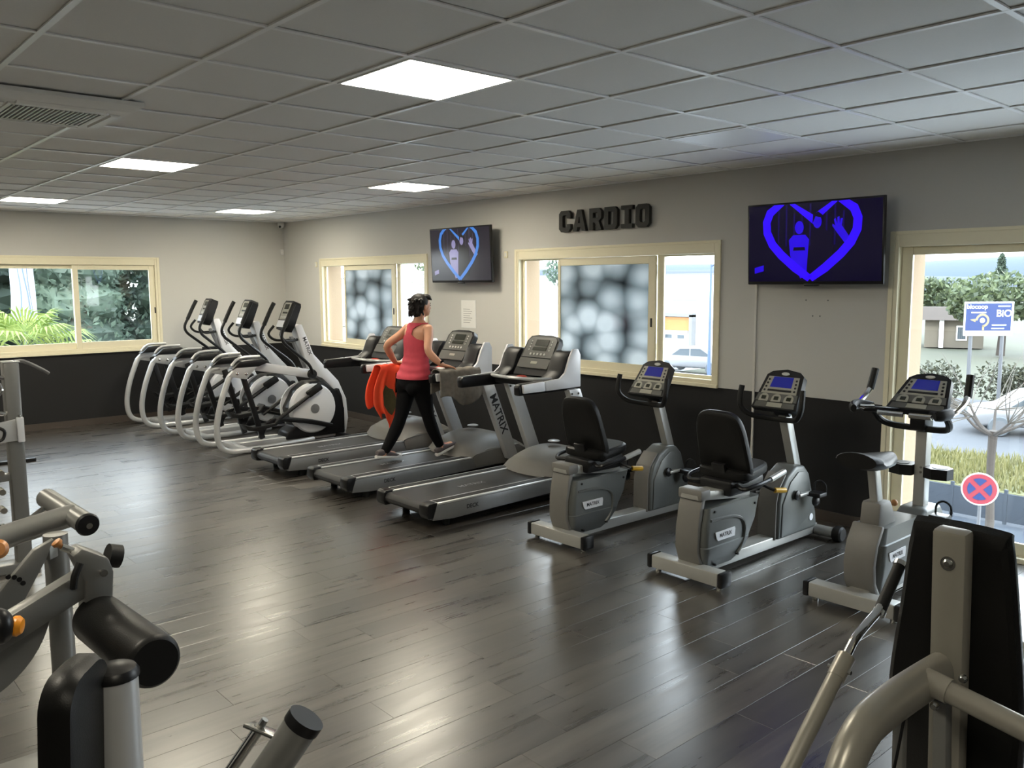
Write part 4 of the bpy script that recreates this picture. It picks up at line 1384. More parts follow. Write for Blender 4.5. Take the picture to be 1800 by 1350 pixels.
def floor_bars(t, off, yr, yf, half):
    N = lambda: G(off)
    rb = N().box(-half, half, yr - 0.05, yr + 0.05, 0.03, 0.115, 0.010).obj('rear_stabilizer', 'bike_silver', t)
    for s in (-1, 1):
        a, b = sorted((s * half, s * (half + 0.035)))
        N().box(a, b, yr - 0.053, yr + 0.053, 0.026, 0.119, 0.010).obj('end_cap', 'black_plastic', rb)
        N().cyl((s * (half - 0.02), yr, 0), (s * (half - 0.02), yr, 0.035), 0.018, 10).obj('leveling_foot', 'steel_bolt', rb)
    fb = N().cyl((-0.2, yf, 0.055), (0.2, yf, 0.055), 0.038, 14).obj('front_stabilizer', 'bike_silver', t)
    for s in (-1, 1):
        N().cyl((s * 0.20, yf, 0.055), (s * 0.27, yf, 0.055), 0.055, 16, 0.012).obj('wheel', 'black_rubber', fb)

def cranks(t, off, c, hx, pedal_ang):
    N = lambda: G(off)
    for s in (-1, 1):
        a = pedal_ang + (0 if s > 0 else PI)
        e = Vector((s * (hx + 0.02), c[0] + 0.165 * math.cos(a), c[1] + 0.165 * math.sin(a)))
        cr = N().slab((s * (hx + 0.02), c[0], c[1]), e, 0.022, 0.04, (s, 0, 0), 0.006, None, 0.032).obj('crank', 'bike_silver', t)
        N().lathe([(0.035, 0), (0.035, 0.012), (0.02, 0.02), (0, 0.02)], (s * (hx + 0.012), c[0], c[1]), (s, 0, 0), 14).obj('crank_cap', 'black_plastic', cr)
        p = N()
        a0, a1 = sorted((e.x, e.x + s * 0.10))
        p.box(a0, a1, e.y - 0.05, e.y + 0.05, e.z - 0.018, e.z + 0.012, 0.006)
        p.tube([(a0 + 0.005, e.y + 0.045, e.z), (a0 + 0.01, e.y + 0.045, e.z + 0.06), ((a0 + a1) / 2, e.y + 0.045, e.z + 0.085), (a1 - 0.01, e.y + 0.045, e.z + 0.06), (a1 - 0.005, e.y + 0.045, e.z)], 0.007, 6, 3)
        p.ell(((a0 + a1) / 2, e.y - 0.01, e.z - 0.05), (0.025, 0.04, 0.04), 10, 6)
        p.obj('pedal', 'black_plastic', t)

def badge(t, off, o, u, v, s='MATRIX'):
    me = plate_mesh([[(-0.105, 0.028), (0.10, 0.028), (0.105, 0.015), (0.10, -0.03), (-0.075, -0.03), (-0.09, -0.018)]], 0.004)
    me.transform(Matrix.Translation(off) @ frame_mat(o, u, v))
    b = mesh_obj('badge', me, 'white_silver', t, smooth=0)
    text_obj('lettering', s, 0.036, Vector(o) + Vector(u).cross(Vector(v)).normalized() * 0.0028, u, v, 'letter_print', b, 0.0004, 0.0005, off=off)

def make_recumbent():
    YR = -1.2
    off = (0, -YR, 0)
    t = thing('recumbent_bike', 'recumbent bike', 'exercise bike', (0, 0, 0), 0, 'recumbent bikes')
    N = lambda: G(off)
    floor_bars(t, off, -1.86, -0.42, 0.25)
    N().slab((0, -1.86, 0.075), (0, -0.40, 0.065), 0.12, 0.075, (0, 0, 1), 0.008).obj('main_beam', 'bike_silver', t)
    # rear housing: lofted, swelling towards the middle
    def ring(z, y0, y1, w, rr):
        return [Vector((x, y, z)) for x, y in rrect(-w, w, y0, y1, rr, 4)]
    rings = [ring(0.075, -1.80, -1.50, 0.085, 0.03), ring(0.12, -1.83, -1.43, 0.105, 0.035), ring(0.19, -1.855, -1.385, 0.125, 0.04), ring(0.22, -1.86, -1.37, 0.130, 0.04), ring(0.225, -1.855, -1.365, 0.122, 0.035),
             ring(0.33, -1.85, -1.30, 0.125, 0.035), ring(0.42, -1.83, -1.27, 0.118, 0.03), ring(0.465, -1.82, -1.25, 0.115, 0.03)]
    hs_ = N().loft(rings).obj('rear_housing', 'bike_grey', t)
    N().prism([(-1.80, 0.08), (-1.848, 0.2), (-1.845, 0.33), (-1.82, 0.46), (-1.80, 0.545), (-1.835, 0.545), (-1.862, 0.46), (-1.883, 0.33), (-1.885, 0.2), (-1.84, 0.08)], -0.085, 0.085, 'x', 0.012).obj('rear_cover', 'hood_grey', hs_)
    # raised panel lines on the housing sides
    for s in (-1, 1):
        N().tube([(s * 0.118, -1.80, 0.39), (s * 0.124, -1.60, 0.385), (s * 0.127, -1.48, 0.35), (s * 0.128, -1.44, 0.28), (s * 0.122, -1.46, 0.18), (s * 0.108, -1.50, 0.12)], 0.011, 6, 4).obj('panel_ridge', 'bike_grey', hs_)
        for yy, zz in ((-1.76, 0.44), (-1.32, 0.42), (-1.50, 0.12), (-1.74, 0.10)):
            N().cyl((s * 0.10, yy, zz), (s * 0.124, yy, zz), 0.008, 8).obj('screw', 'console_dark', hs_)
    badge(t, off, (0.131, -1.66, 0.285), (0, 1, 0), (0, 0, 1))
    # seat rail and carriage
    N().slab((0, -1.86, 0.545), (0, -1.30, 0.475), 0.14, 0.06, (0, 0, 1), 0.01).obj('seat_rail', 'bike_silver', t)
    N().box(-0.09, 0.09, -1.86, -1.76, 0.51, 0.58, 0.015).obj('rail_cap', 'hood_grey', t)
    N().box(-0.12, 0.12, -1.60, -1.22, 0.50, 0.60, 0.02).obj('seat_carriage', 'black_plastic', t)
    lv = N().tube([(0.10, -1.28, 0.55), (0.16, -1.24, 0.515), (0.20, -1.22, 0.50)], 0.010, 8, 2).obj('adjust_lever', 'black_plastic', t)
    N().tube([(0.20, -1.22, 0.50), (0.22, -1.17, 0.495), (0.225, -1.14, 0.492)], 0.018, 10).obj('lever_grip', 'yellow_knob', lv)
    # seat pad
    def pad(w0, w1, L, th, M_, nm, par, mm='black_leather'):
        g_ = N()
        rr = []
        for k, (zz, sc_) in enumerate(((0.0, 0.90), (0.012, 0.98), (th * 0.5, 1.0), (th - 0.012, 0.98), (th, 0.9))):
            loop = []
            for q in range(32):
                a = 2 * PI * q / 32
                ca, sa = math.cos(a), math.sin(a)
                ex = abs(ca) ** 0.5 * (1 if ca > 0 else -1)
                ey = abs(sa) ** 0.5 * (1 if sa > 0 else -1)
                w = w0 + (w1 - w0) * (ey + 1) / 2
                loop.append(Vector((ex * w * sc_, ey * L / 2 * sc_, zz)))
            rr.append(loop)
        g_.loft(rr)
        g_.xf(M_)
        return g_.obj(nm, mm, par)
    pad(0.21, 0.14, 0.40, 0.07, Matrix.Translation((0, -1.36, 0.60)) @ Matrix.Rotation(math.radians(3), 4, 'X'), 'seat', t)
    Mb = frame_mat((0, -1.515, 0.80), (1, 0, 0), (0, -0.30, 1.0))
    bp_ = pad(0.205, 0.172, 0.50, 0.06, Mb @ Matrix.Translation((0, 0, -0.03)), 'backrest', t)
    N().slab((0, -1.52, 0.56), (0, -1.565, 0.70), 0.10, 0.03, (0, 1, 0), 0.008).obj('backrest_bracket', 'black_plastic', t)
    for s in (-1, 1):
        sh = N().tube([(s * 0.10, -1.52, 0.57), (s * 0.20, -1.58, 0.565), (s * 0.245, -1.52, 0.585), (s * 0.25, -1.38, 0.60), (s * 0.25, -1.22, 0.625)], 0.014, 8, 4).obj('seat_handle', 'black_plastic', t)
        N().tube([(s * 0.25, -1.36, 0.602), (s * 0.25, -1.20, 0.63)], 0.019, 10).obj('pulse_grip', 'bike_silver', sh)
    # front housing
    fr_ = N().prism([(-0.97, 0.085), (-0.965, 0.34), (-0.94, 0.43), (-0.86, 0.52), (-0.75, 0.575), (-0.65, 0.565), (-0.58, 0.50), (-0.47, 0.20), (-0.45, 0.085)], -0.085, 0.085, 'x', 0.022, 3).obj('front_housing', 'bike_grey', t)
    N().prism([(-0.985, 0.085), (-0.982, 0.34), (-0.955, 0.44), (-0.865, 0.535), (-0.865, 0.52), (-0.945, 0.43), (-0.97, 0.34), (-0.973, 0.085)], -0.07, 0.07, 'x', 0.004).obj('housing_spine', 'hood_grey', fr_)
    for s in (-1, 1):
        N().prism([(-0.94, 0.10), (-0.93, 0.33), (-0.84, 0.47), (-0.74, 0.53), (-0.66, 0.52), (-0.60, 0.46), (-0.52, 0.22), (-0.75, 0.12)], s * 0.08, s * 0.094, 'x', 0.005).obj('side_panel', 'bike_grey', fr_)
        lo = N().lathe([(0.025, 0), (0.025, 0.004), (0, 0.005)], (s * 0.086, -0.545, 0.175), (s, 0, 0), 14).obj('logo_disc', 'white_silver', fr_)
    cranks(t, off, (-0.78, 0.375), 0.094, math.radians(-2))
    # neck, handlebar, console
    N().slab((0, -0.64, 0.53), (0, -0.80, 0.95), 0.065, 0.075, (0, 1, 0), 0.010).obj('neck', 'bike_silver', t)
    hb = N().tube([(-0.23, -0.97, 1.13), (-0.235, -0.985, 1.05), (-0.225, -0.985, 0.98), (-0.17, -0.94, 0.925), (-0.08, -0.87, 0.905), (0, -0.85, 0.90), (0.08, -0.87, 0.905), (0.17, -0.94, 0.925), (0.225, -0.985, 0.98), (0.235, -0.985, 1.05), (0.23, -0.97, 1.13)], 0.019, 10, 4).obj('handlebar', 'black_rubber', t)
    N().slab((0, -0.80, 0.93), (0, -0.86, 0.995), 0.12, 0.05, (0, 1, 0), 0.012).obj('console_mount', 'black_plastic', t)
    bike_console(t, off, (0, -0.865, 1.105), math.radians(56), 0.25, 0.34, 0.29)
    return t, YR

rc, YB = make_recumbent()
for k, (x, dy, lab) in enumerate([(7.86, -0.07, 'recumbent bike next to the empty treadmill'), (8.92, 0.0, 'recumbent bike under the large wall television')]):
    o = rc if k == 0 else copy_tree(rc)
    o.location = (x, YB + dy, 0)
    o['label'] = lab
    if k == 1:          # on the first bike the seat is slid further back along its rail
        for ch in rc.children:
            if ch.name.split('.')[0] in ('seat', 'backrest', 'backrest_bracket', 'seat_carriage', 'adjust_lever', 'seat_handle'):
                ch.location.y -= 0.10

def make_upright():
    YR = -1.1
    off = (0, -YR, 0)
    t = thing('upright_bike', 'upright bike', 'exercise bike', (0, 0, 0), 0, 'upright bikes by the glazed door')
    N = lambda: G(off)
    floor_bars(t, off, -1.58, -0.42, 0.25)
    N().slab((0, -1.58, 0.075), (0, -0.40, 0.065), 0.12, 0.075, (0, 0, 1), 0.008).obj('main_beam', 'bike_silver', t)
    def ring(z, y0, y1, w, rr):
        return [Vector((x, y, z)) for x, y in rrect(-w, w, y0, y1, rr, 4)]
    hs_ = N().loft([ring(0.08, -1.45, -1.1, 0.085, 0.03), ring(0.15, -1.49, -1.02, 0.105, 0.035), ring(0.26, -1.50, -0.98, 0.118, 0.04), ring(0.37, -1.47, -0.96, 0.112, 0.035), ring(0.375, -1.465, -0.96, 0.104, 0.035), ring(0.46, -1.42, -1.0, 0.095, 0.03)]).obj('rear_housing', 'bike_grey', t)
    N().prism([(-1.44, 0.08), (-1.495, 0.16), (-1.51, 0.26), (-1.485, 0.37), (-1.42, 0.47), (-1.45, 0.48), (-1.52, 0.38), (-1.545, 0.26), (-1.53, 0.15), (-1.48, 0.07)], -0.09, 0.09, 'x', 0.012).obj('rear_cover', 'hood_grey', hs_)
    badge(t, off, (0.119, -1.32, 0.30), (0, 1, 0), (0, 0, 1))
    N().prism([(-1.44, 0.45), (-1.42, 0.60), (-1.29, 0.60), (-1.20, 0.45)], -0.06, 0.06, 'x', 0.02).obj('post_collar', 'hood_grey', t)
    N().slab((0, -1.33, 0.5), (0, -1.41, 0.80), 0.05, 0.07, (0, 1, 0), 0.01).obj('seat_post', 'bike_silver', t)
    N().ell((0.03, -1.19, 0.56), (0.02, 0.02, 0.02)).obj('seat_knob', 'copper_knob', t)
    # saddle
    g_ = N()
    rr = []
    for k in range(11):
        v = k / 10
        yy = -1.62 + 0.42 * v
        w = 0.145 * (1 - v ** 1.5 * 0.72) * (0.55 + 0.45 * math.sin(PI * min(1, v * 2.2 + 0.18)) if v < 0.25 else 1)
        top = 0.895 - 0.035 * v + (0.012 if v < 0.2 else 0)
        rr.append([Vector((w * math.cos(2 * PI * q / 20), yy, (top - 0.045) + 0.047 * math.sin(2 * PI * q / 20) * (1 if math.sin(2 * PI * q / 20) > 0 else 0.9))) for q in range(20)])
    g_.loft(rr)
    g_.obj('saddle', 'black_leather', t)
    fr_ = N().prism([(-1.0, 0.085), (-0.98, 0.40), (-0.86, 0.47), (-0.66, 0.47), (-0.52, 0.30), (-0.47, 0.085)], -0.085, 0.085, 'x', 0.022, 3).obj('front_housing', 'bike_grey', t)
    for s in (-1, 1):
        N().lathe([(0.12, 0), (0.12, 0.01), (0.1, 0.014), (0, 0.014)], (s * 0.083, -0.80, 0.30), (s, 0, 0), 24).obj('crank_cover', 'hood_grey', fr_)
    cranks(t, off, (-0.80, 0.30), 0.097, math.radians(118))
    N().box(-0.035, 0.035, -0.80, -0.72, 0.44, 1.03, 0.010).obj('neck', 'bike_silver', t)
    for zz in (0.68, 0.71):
        N().cyl((0.01, -0.802, zz), (0.01, -0.806, zz), 0.008, 8).obj('bolt', 'steel_bolt', t)
    for s in (-1, 1):
        cu = N()
        cu.loft([[Vector((s * 0.035 + s * a, b, zz)) for a, b in [(0, -0.83), (0.06, -0.86), (0.14, -0.83), (0.15, -0.76), (0.10, -0.71), (0, -0.70)]] for zz in (0.655, 0.72)])
        co = cu.obj('cup_holder', 'black_plastic', t)
        N().lathe([(0.045, 0), (0.045, 0.003), (0, 0.003)], (s * 0.115, -0.785, 0.7195), (0, 0, 1), 18).obj('cup_well', 'console_dark', co)
    # handlebars: lower loop, side horns and elbow rests
    N().tube([(-0.21, -1.02, 1.09), (-0.21, -0.93, 1.01), (-0.16, -0.86, 0.965), (0, -0.83, 0.955), (0.16, -0.86, 0.965), (0.21, -0.93, 1.01), (0.21, -1.02, 1.09)], 0.02, 10, 4).obj('handlebar', 'black_rubber', t)
    for s in (-1, 1):
        N().slab((s * 0.10, -0.90, 1.06), (s * 0.25, -1.06, 1.075), 0.05, 0.035, (0, 0, 1), 0.01).obj('bar_arm', 'black_plastic', t)
        h_ = N().tube([(s * 0.20, -1.02, 1.085), (s * 0.26, -1.08, 1.09), (s * 0.285, -1.02, 1.11), (s * 0.29, -0.93, 1.15), (s * 0.285, -0.88, 1.20), (s * 0.28, -0.85, 1.29)], 0.017, 10, 4).obj('horn', 'chrome', t)
        N().tube([(s * 0.288, -0.89, 1.175), (s * 0.28, -0.845, 1.30)], 0.023, 10).obj('grip', 'black_rubber', h_)
        N().tube([(s * 0.22, -0.99, 1.09), (s * 0.27, -1.08, 1.10), (s * 0.26, -1.16, 1.095), (s * 0.235, -1.2, 1.09)], [0.02, 0.032, 0.034, 0.024], 10, 3, flat=0.7).obj('elbow_rest', 'black_rubber', t)
        N().tube([(s * 0.02, -1.02, 1.055), (s * 0.16, -1.05, 1.06)], 0.016, 10).obj('pulse_grip', 'chrome', t)
    N().box(-0.05, 0.05, -0.87, -0.74, 0.94, 1.07, 0.02).obj('console_mount', 'black_plastic', t)
    bike_console(t, off, (0, -0.80, 1.17), math.radians(42), 0.22, 0.36, 0.29)
    return t, YR
ub, YU = make_upright()
for k, (x, lab) in enumerate([(9.85, 'upright bike with saddle in front of the glazed door'), (10.93, 'second upright bike mostly beyond the right edge of the view')]):
    o = ub if k == 0 else copy_tree(ub)
    o.location = (x, YU, 0)
    o['label'] = lab
# ------------------------------------------------------------------ wall things
def heart_pts(n=60):
    out = []
    for i in range(n):
        a = 2 * PI * i / n
        out.append((16 * math.sin(a) ** 3 / 17.0, (13 * math.cos(a) - 5 * math.cos(2 * a) - 2 * math.cos(3 * a) - math.cos(4 * a)) / 17.0))
    return out

def television(label, loc, w, h, mats, sx, thick):
    bgm, hm, fm, dm, cm = mats
    t = thing('television', label, 'television', loc, 0, 'televisions on the wall')
    # local: x along wall, y outward from the wall is negative, z up from the lower edge
    t.rotation_euler = (math.radians(3), 0, 0)
    G().box(-w / 2, w / 2, -0.035, 0.0, 0, h, 0.006).obj('casing', 'black_plastic', t)
    G().box(-w / 2 + 0.1, w / 2 - 0.1, 0.0, 0.035, 0.08, h - 0.12, 0.012).obj('rear_bulge', 'black_plastic', t)
    G().box(-0.15, 0.15, 0.02, 0.105, h * 0.35, h * 0.65, 0.005).obj('wall_mount', 'black_plastic', t)
    G().box(-0.06, 0.06, -0.036, -0.028, -0.012, 0.006, 0.003).obj('logo_bar', 'black_plastic', t)
    b = 0.014
    scr = G().box(-w / 2 + b, w / 2 - b, -0.0362, -0.0350, b + 0.01, h - b).obj('screen', bgm, t, smooth=0)
    x0, x1, z0, z1 = -w / 2 + b, w / 2 - b, b + 0.01, h - b
    M_ = lambda off: frame_mat((0, -0.0362 - off, 0), (1, 0, 0), (0, 0, 1))
    def clip(poly):
        return [(min(max(p[0], x0), x1), min(max(p[1], z0), z1)) for p in poly]
    def pic(name, polys, m, off):
        me = plate_mesh(polys, 0.0004)
        me.transform(M_(off))
        return mesh_obj(name, me, m, scr, smooth=0)
    cx, cz, sc_ = -0.01, z0 + 0.40, 0.395
    # the lit heart runs off the top of the picture: ribbons cut at the frame
    def ribbon(pts, wd):
        L_, R_ = [], []
        for i_, p in enumerate(pts):
            a, b_ = pts[max(i_ - 1, 0)], pts[min(i_ + 1, len(pts) - 1)]
            dx_, dz_ = b_[0] - a[0], b_[1] - a[1]
            q = math.hypot(dx_, dz_)
            L_.append((p[0] - dz_ / q * wd / 2, p[1] + dx_ / q * wd / 2))
            R_.append((p[0] + dz_ / q * wd / 2, p[1] - dx_ / q * wd / 2))
        return clip(L_ + R_[::-1])
    side = [(0.0, 0.012), (0.12, 0.10), (0.24, 0.20), (0.315, 0.28), (0.36, 0.37), (0.365, 0.45), (0.335, 0.52), (0.28, 0.565), (0.235, 0.60)]
    for s_ in (-1, 1):
        pic('heart_picture', [ribbon([(cx + s_ * sx * a, z0 + b_) for a, b_ in side], thick)], hm, 0.0015)
    vee = [(-0.17, 0.60), (0.0, 0.455), (0.17, 0.60)]
    pic('heart_picture', [ribbon([(cx + 0.02 + sx * a, z0 + b_) for a, b_ in vee], thick)], hm, 0.0009)
    # dark curtain folds
    for k in range(9):
        x = cx - 0.27 + 0.065 * k
        hh = h * (0.30 + 0.08 * math.sin(k * 2.1))
        pic('curtain_fold' , [[(x, cz - hh * 0.6), (x + 0.012, cz - hh * 0.6), (x + 0.016, cz + hh * 0.75), (x + 0.002, cz + hh * 0.75)]], cm, 0.0008)
    # two generic performers: one lit, one dark with a raised hand
    def blob(px, pz, rx, rz, n=18):
        return [(px + rx * math.cos(2 * PI * i / n), pz + rz * math.sin(2 * PI * i / n)) for i in range(n)]
    bx = cx - 0.09
    pic('performer_picture', [[(bx - 0.075, z0 + 0.20), (bx - 0.085, z0 + 0.31), (bx - 0.05, z0 + 0.345), (bx + 0.05, z0 + 0.345), (bx + 0.08, z0 + 0.31), (bx + 0.07, z0 + 0.20), (bx + 0.06, z0 + 0.04), (bx + 0.01, z0 + 0.02), (bx - 0.02, z0 + 0.10), (bx - 0.05, z0 + 0.12)]], fm, 0.0012)
    pic('performer_picture', [blob(bx, z0 + 0.40, 0.036, 0.048)], fm, 0.0012)
    pic('performer_picture', [[(bx - 0.05, z0 + 0.23), (bx + 0.05, z0 + 0.23), (bx + 0.045, z0 + 0.255), (bx - 0.045, z0 + 0.255)]], dm, 0.0016)
    dx = cx + 0.06
    pic('performer_picture', [[(dx - 0.055, z0 + 0.03), (dx - 0.06, z0 + 0.33), (dx - 0.03, z0 + 0.39), (dx + 0.05, z0 + 0.38), (dx + 0.12, z0 + 0.34), (dx + 0.11, z0 + 0.05)]], dm, 0.0010)
    pic('performer_picture', [blob(dx - 0.005, z0 + 0.435, 0.034, 0.046)], fm, 0.0012)
    pic('performer_picture', [[(dx - 0.045, z0 + 0.42), (dx - 0.04, z0 + 0.49), (dx, z0 + 0.51), (dx + 0.035, z0 + 0.485), (dx + 0.04, z0 + 0.43), (dx + 0.025, z0 + 0.465), (dx - 0.02, z0 + 0.475)]], dm, 0.0014)
    hx = dx + 0.15
    pic('raised_hand', [[(hx + 0.07, z0 + 0.26), (hx + 0.12, z0 + 0.28), (hx + 0.035, z0 + 0.40), (hx + 0.042, z0 + 0.45), (hx + 0.026, z0 + 0.45), (hx + 0.02, z0 + 0.415), (hx + 0.016, z0 + 0.465), (hx, z0 + 0.46), (hx + 0.001, z0 + 0.415), (hx - 0.014, z0 + 0.455), (hx - 0.026, z0 + 0.445), (hx - 0.014, z0 + 0.40), (hx - 0.035, z0 + 0.415), (hx - 0.038, z0 + 0.40), (hx - 0.005, z0 + 0.355)]], fm, 0.0012)
    pic('channel_mark', [[(x0 + 0.05, z0 + 0.06), (x0 + 0.13, z0 + 0.08), (x0 + 0.13, z0 + 0.125), (x0 + 0.05, z0 + 0.105)]], fm, 0.0012)
    return t
def em(name, col, s):
    m, n, l, b = nodes_of(name)
    b.inputs['Base Color'].default_value = (0.004, 0.004, 0.005, 1)
    b.inputs['Roughness'].default_value = 0.16
    nz = n.new('ShaderNodeTexNoise')
    tc = n.new('ShaderNodeTexCoord')
    nz.inputs['Scale'].default_value = 9
    l.new(tc.outputs['Object'], nz.inputs['Vector'])
    mr = n.new('ShaderNodeMapRange')
    mr.inputs[3].default_value = s * 0.85
    mr.inputs[4].default_value = s * 1.15
    l.new(nz.outputs['Fac'], mr.inputs[0])
    b.inputs['Emission Color'].default_value = tuple(col) + (1,)
    l.new(mr.outputs[0], b.inputs['Emission Strength'])
em('screen_blue_bg', (0.012, 0.0, 0.16), 0.06)
em('screen_blue_heart', (0.022, 0.0, 1.0), 1.0)
em('screen_blue_figure', (0.02, 0.0, 0.75), 0.7)
em('screen_blue_dark', (0.002, 0.0, 0.02), 0.5)
em('screen_blue_fold', (0.016, 0.0, 0.25), 0.22)
em('screen_violet_fold', (0.05, 0.04, 0.08), 0.6)
em('screen_violet_bg', (0.018, 0.014, 0.03), 0.5)
em('screen_violet_heart', (0.05, 0.20, 0.62), 0.8)
em('screen_violet_figure', (0.24, 0.22, 0.40), 0.8)
em('screen_violet_dark', (0.008, 0.007, 0.012), 0.5)
television('smaller-looking wall television with light blue heart, left of the CARDIO letters', (4.495, -0.11, 1.848), 1.08, 0.61, ('screen_violet_bg', 'screen_violet_heart', 'screen_violet_figure', 'screen_violet_dark', 'screen_violet_fold'), 0.93, 0.042)
television('large wall television glowing deep blue, beside the glazed door', (8.72, -0.11, 1.822), 1.09, 0.615, ('screen_blue_bg', 'screen_blue_heart', 'screen_blue_figure', 'screen_blue_dark', 'screen_blue_fold'), 1.0, 0.066)

# CARDIO letters: block capitals cut from thick board
def chamf(x0, x1, z0, z1, c):
    return [(x0 + c, z0), (x1 - c, z0), (x1, z0 + c), (x1, z1 - c), (x1 - c, z1), (x0 + c, z1), (x0, z1 - c), (x0, z0 + c)]
Wd, Hh, st = 0.158, 0.205, 0.048
L_C = [[(0.03, 0), (Wd - 0.03, 0), (Wd, 0.03), (Wd, 0.075), (Wd - st, 0.075), (Wd - st, 0.055), (Wd - st - 0.012, 0.043), (st + 0.012, 0.043), (st, 0.055), (st, Hh - 0.055), (st + 0.012, Hh - 0.043), (Wd - st - 0.012, Hh - 0.043), (Wd - st, Hh - 0.055), (Wd - st, Hh - 0.075), (Wd, Hh - 0.075), (Wd, Hh - 0.03), (Wd - 0.03, Hh), (0.03, Hh), (0, Hh - 0.03), (0, 0.03)]]
L_A = [[(0, 0), (0.05, 0), (0.06, 0.038), (0.108, 0.038), (0.118, 0), (0.17, 0), (0.112, Hh), (0.058, Hh)], [(0.070, 0.076), (0.098, 0.076), (0.0875, 0.135), (0.0805, 0.135)]]
L_R = [[(0, 0), (st, 0), (st, 0.072), (0.072, 0.072), (0.10, 0), (Wd, 0), (0.122, 0.083), (Wd - 0.004, 0.11), (Wd - 0.004, Hh - 0.03), (Wd - 0.034, Hh), (0, Hh)], [(st, 0.112), (0.100, 0.112), (0.108, 0.12), (0.108, Hh - 0.05), (0.100, Hh - 0.042), (st, Hh - 0.042)]]
L_D = [[(0, 0), (Wd - 0.03, 0), (Wd, 0.03), (Wd, Hh - 0.03), (Wd - 0.03, Hh), (0, Hh)], [(st, 0.042), (Wd - st - 0.01, 0.042), (Wd - st, 0.052), (Wd - st, Hh - 0.052), (Wd - st - 0.01, Hh - 0.042), (st, Hh - 0.042)]]
L_I = [[(0, 0), (0.136, 0), (0.136, 0.038), (0.093, 0.038), (0.093, Hh - 0.038), (0.136, Hh - 0.038), (0.136, Hh), (0, Hh), (0, Hh - 0.038), (0.043, Hh - 0.038), (0.043, 0.038), (0, 0.038)]]
L_O = [chamf(0, Wd, 0, Hh, 0.03), chamf(st, Wd - st, 0.042, Hh - 0.042, 0.012)]
for ch, x, polys in (('C', 5.937, L_C), ('A', 6.128, L_A), ('R', 6.345, L_R), ('D', 6.54, L_D), ('I', 6.745, L_I), ('O', 6.918, L_O)):
    me = plate_mesh(polys, 0.036)
    me.transform(frame_mat((0, -0.024, 0), (1, 0, 0), (0, 0, 1)))
    o = mesh_obj('wall_letter', me, 'letter_grey', smooth=0)
    o.location = (x, 0, 2.335)
    tag(o, 'dark grey block letter %s of the CARDIO wall lettering' % ch, 'wall letter', 'CARDIO letters')

# notice, cable channel, camera, sensors, screw plugs
t = thing('wall_notice', 'white paper notice on the wall under the smaller television', 'notice', (4.445, -0.004, 1.335))
G().box(-0.132, 0.132, -0.002, 0.003, 0, 0.312).obj('holder', 'white_plastic', t, smooth=0)
G().box(-0.122, 0.122, -0.0035, -0.002, 0.01, 0.302).obj('sheet', 'paper', t, smooth=0)
for k in range(7):
    G().box(-0.09, 0.05 + 0.04 * ((k * 7) % 3 - 1) * 0.5, -0.0038, -0.0035, 0.06 + 0.025 * k, 0.064 + 0.025 * k).obj('print_line', 'facade_line', t, smooth=0)
tag(recenter(G().box(8.155, 8.175, -0.012, 0.0, 0.09, 1.86, 0.002).obj('cable_channel', 'vinyl_cord')), 'pale cable channel running down the wall below the large television', 'cable channel')
t = thing('security_camera', 'small white security camera in the ceiling corner', 'camera', (0.075, -0.075, 2.70))
G().lathe([(0.035, 0.05), (0.05, 0.03), (0.05, 0.0), (0.036, -0.03), (0, -0.042)], (0, 0, 0), (0, 0, 1), 20).obj('dome', 'white_plastic', t)
d_ = Vector((0.7, -0.7, -0.35)).normalized()
G().cyl(d_ * 0.030, d_ * 0.056, 0.018, 14).obj('lens', 'tv_black', t)
t = thing('motion_sensor', 'small white sensor on the wall in the room corner', 'sensor', (0.022, -0.045, 2.315))
G().box(-0.022, 0.012, -0.025, 0.025, -0.04, 0.04, 0.008).obj('case', 'white_plastic', t)
G().ell((0.012, 0, -0.01), (0.008, 0.016, 0.018), 12, 8).obj('lens', 'paper', t)
for k, (x, z, lab) in enumerate([(0.985, 2.11, 'tiny pale wall box left of the small window'), (5.10, 2.14, 'tiny pale wall box left of the middle window')]):
    t = thing('wall_contact', lab, 'wall box', (x, 0, z), 0, 'contacts beside the windows')
    G().box(-0.025, 0.025, -0.014, 0.0, -0.035, 0.035, 0.004).obj('case', 'cream_frame', t)
    G().box(-0.012, 0.012, -0.016, -0.014, -0.02, 0.02).obj('cover', 'white_plastic', t, smooth=0)
PLUGS = ['upper left screw hole in the wall below the large television', 'upper right screw hole in the wall below the large television', 'lower left screw hole in the wall below the large television', 'lower right screw hole in the wall below the large television']
for lab, (x, z) in zip(PLUGS, [(8.60, 1.70), (8.78, 1.70), (8.66, 1.58), (8.72, 1.58)]):
    o = G().lathe([(0.006, 0), (0.005, 0.002), (0.003, 0.0022), (0, 0.001)], (0, 0, 0), (0, -1, 0), 10).obj('wall_plug', 'facade_line')
    o.location = (x, 0, z)
    tag(o, lab, 'wall plug', 'screw holes below the television')

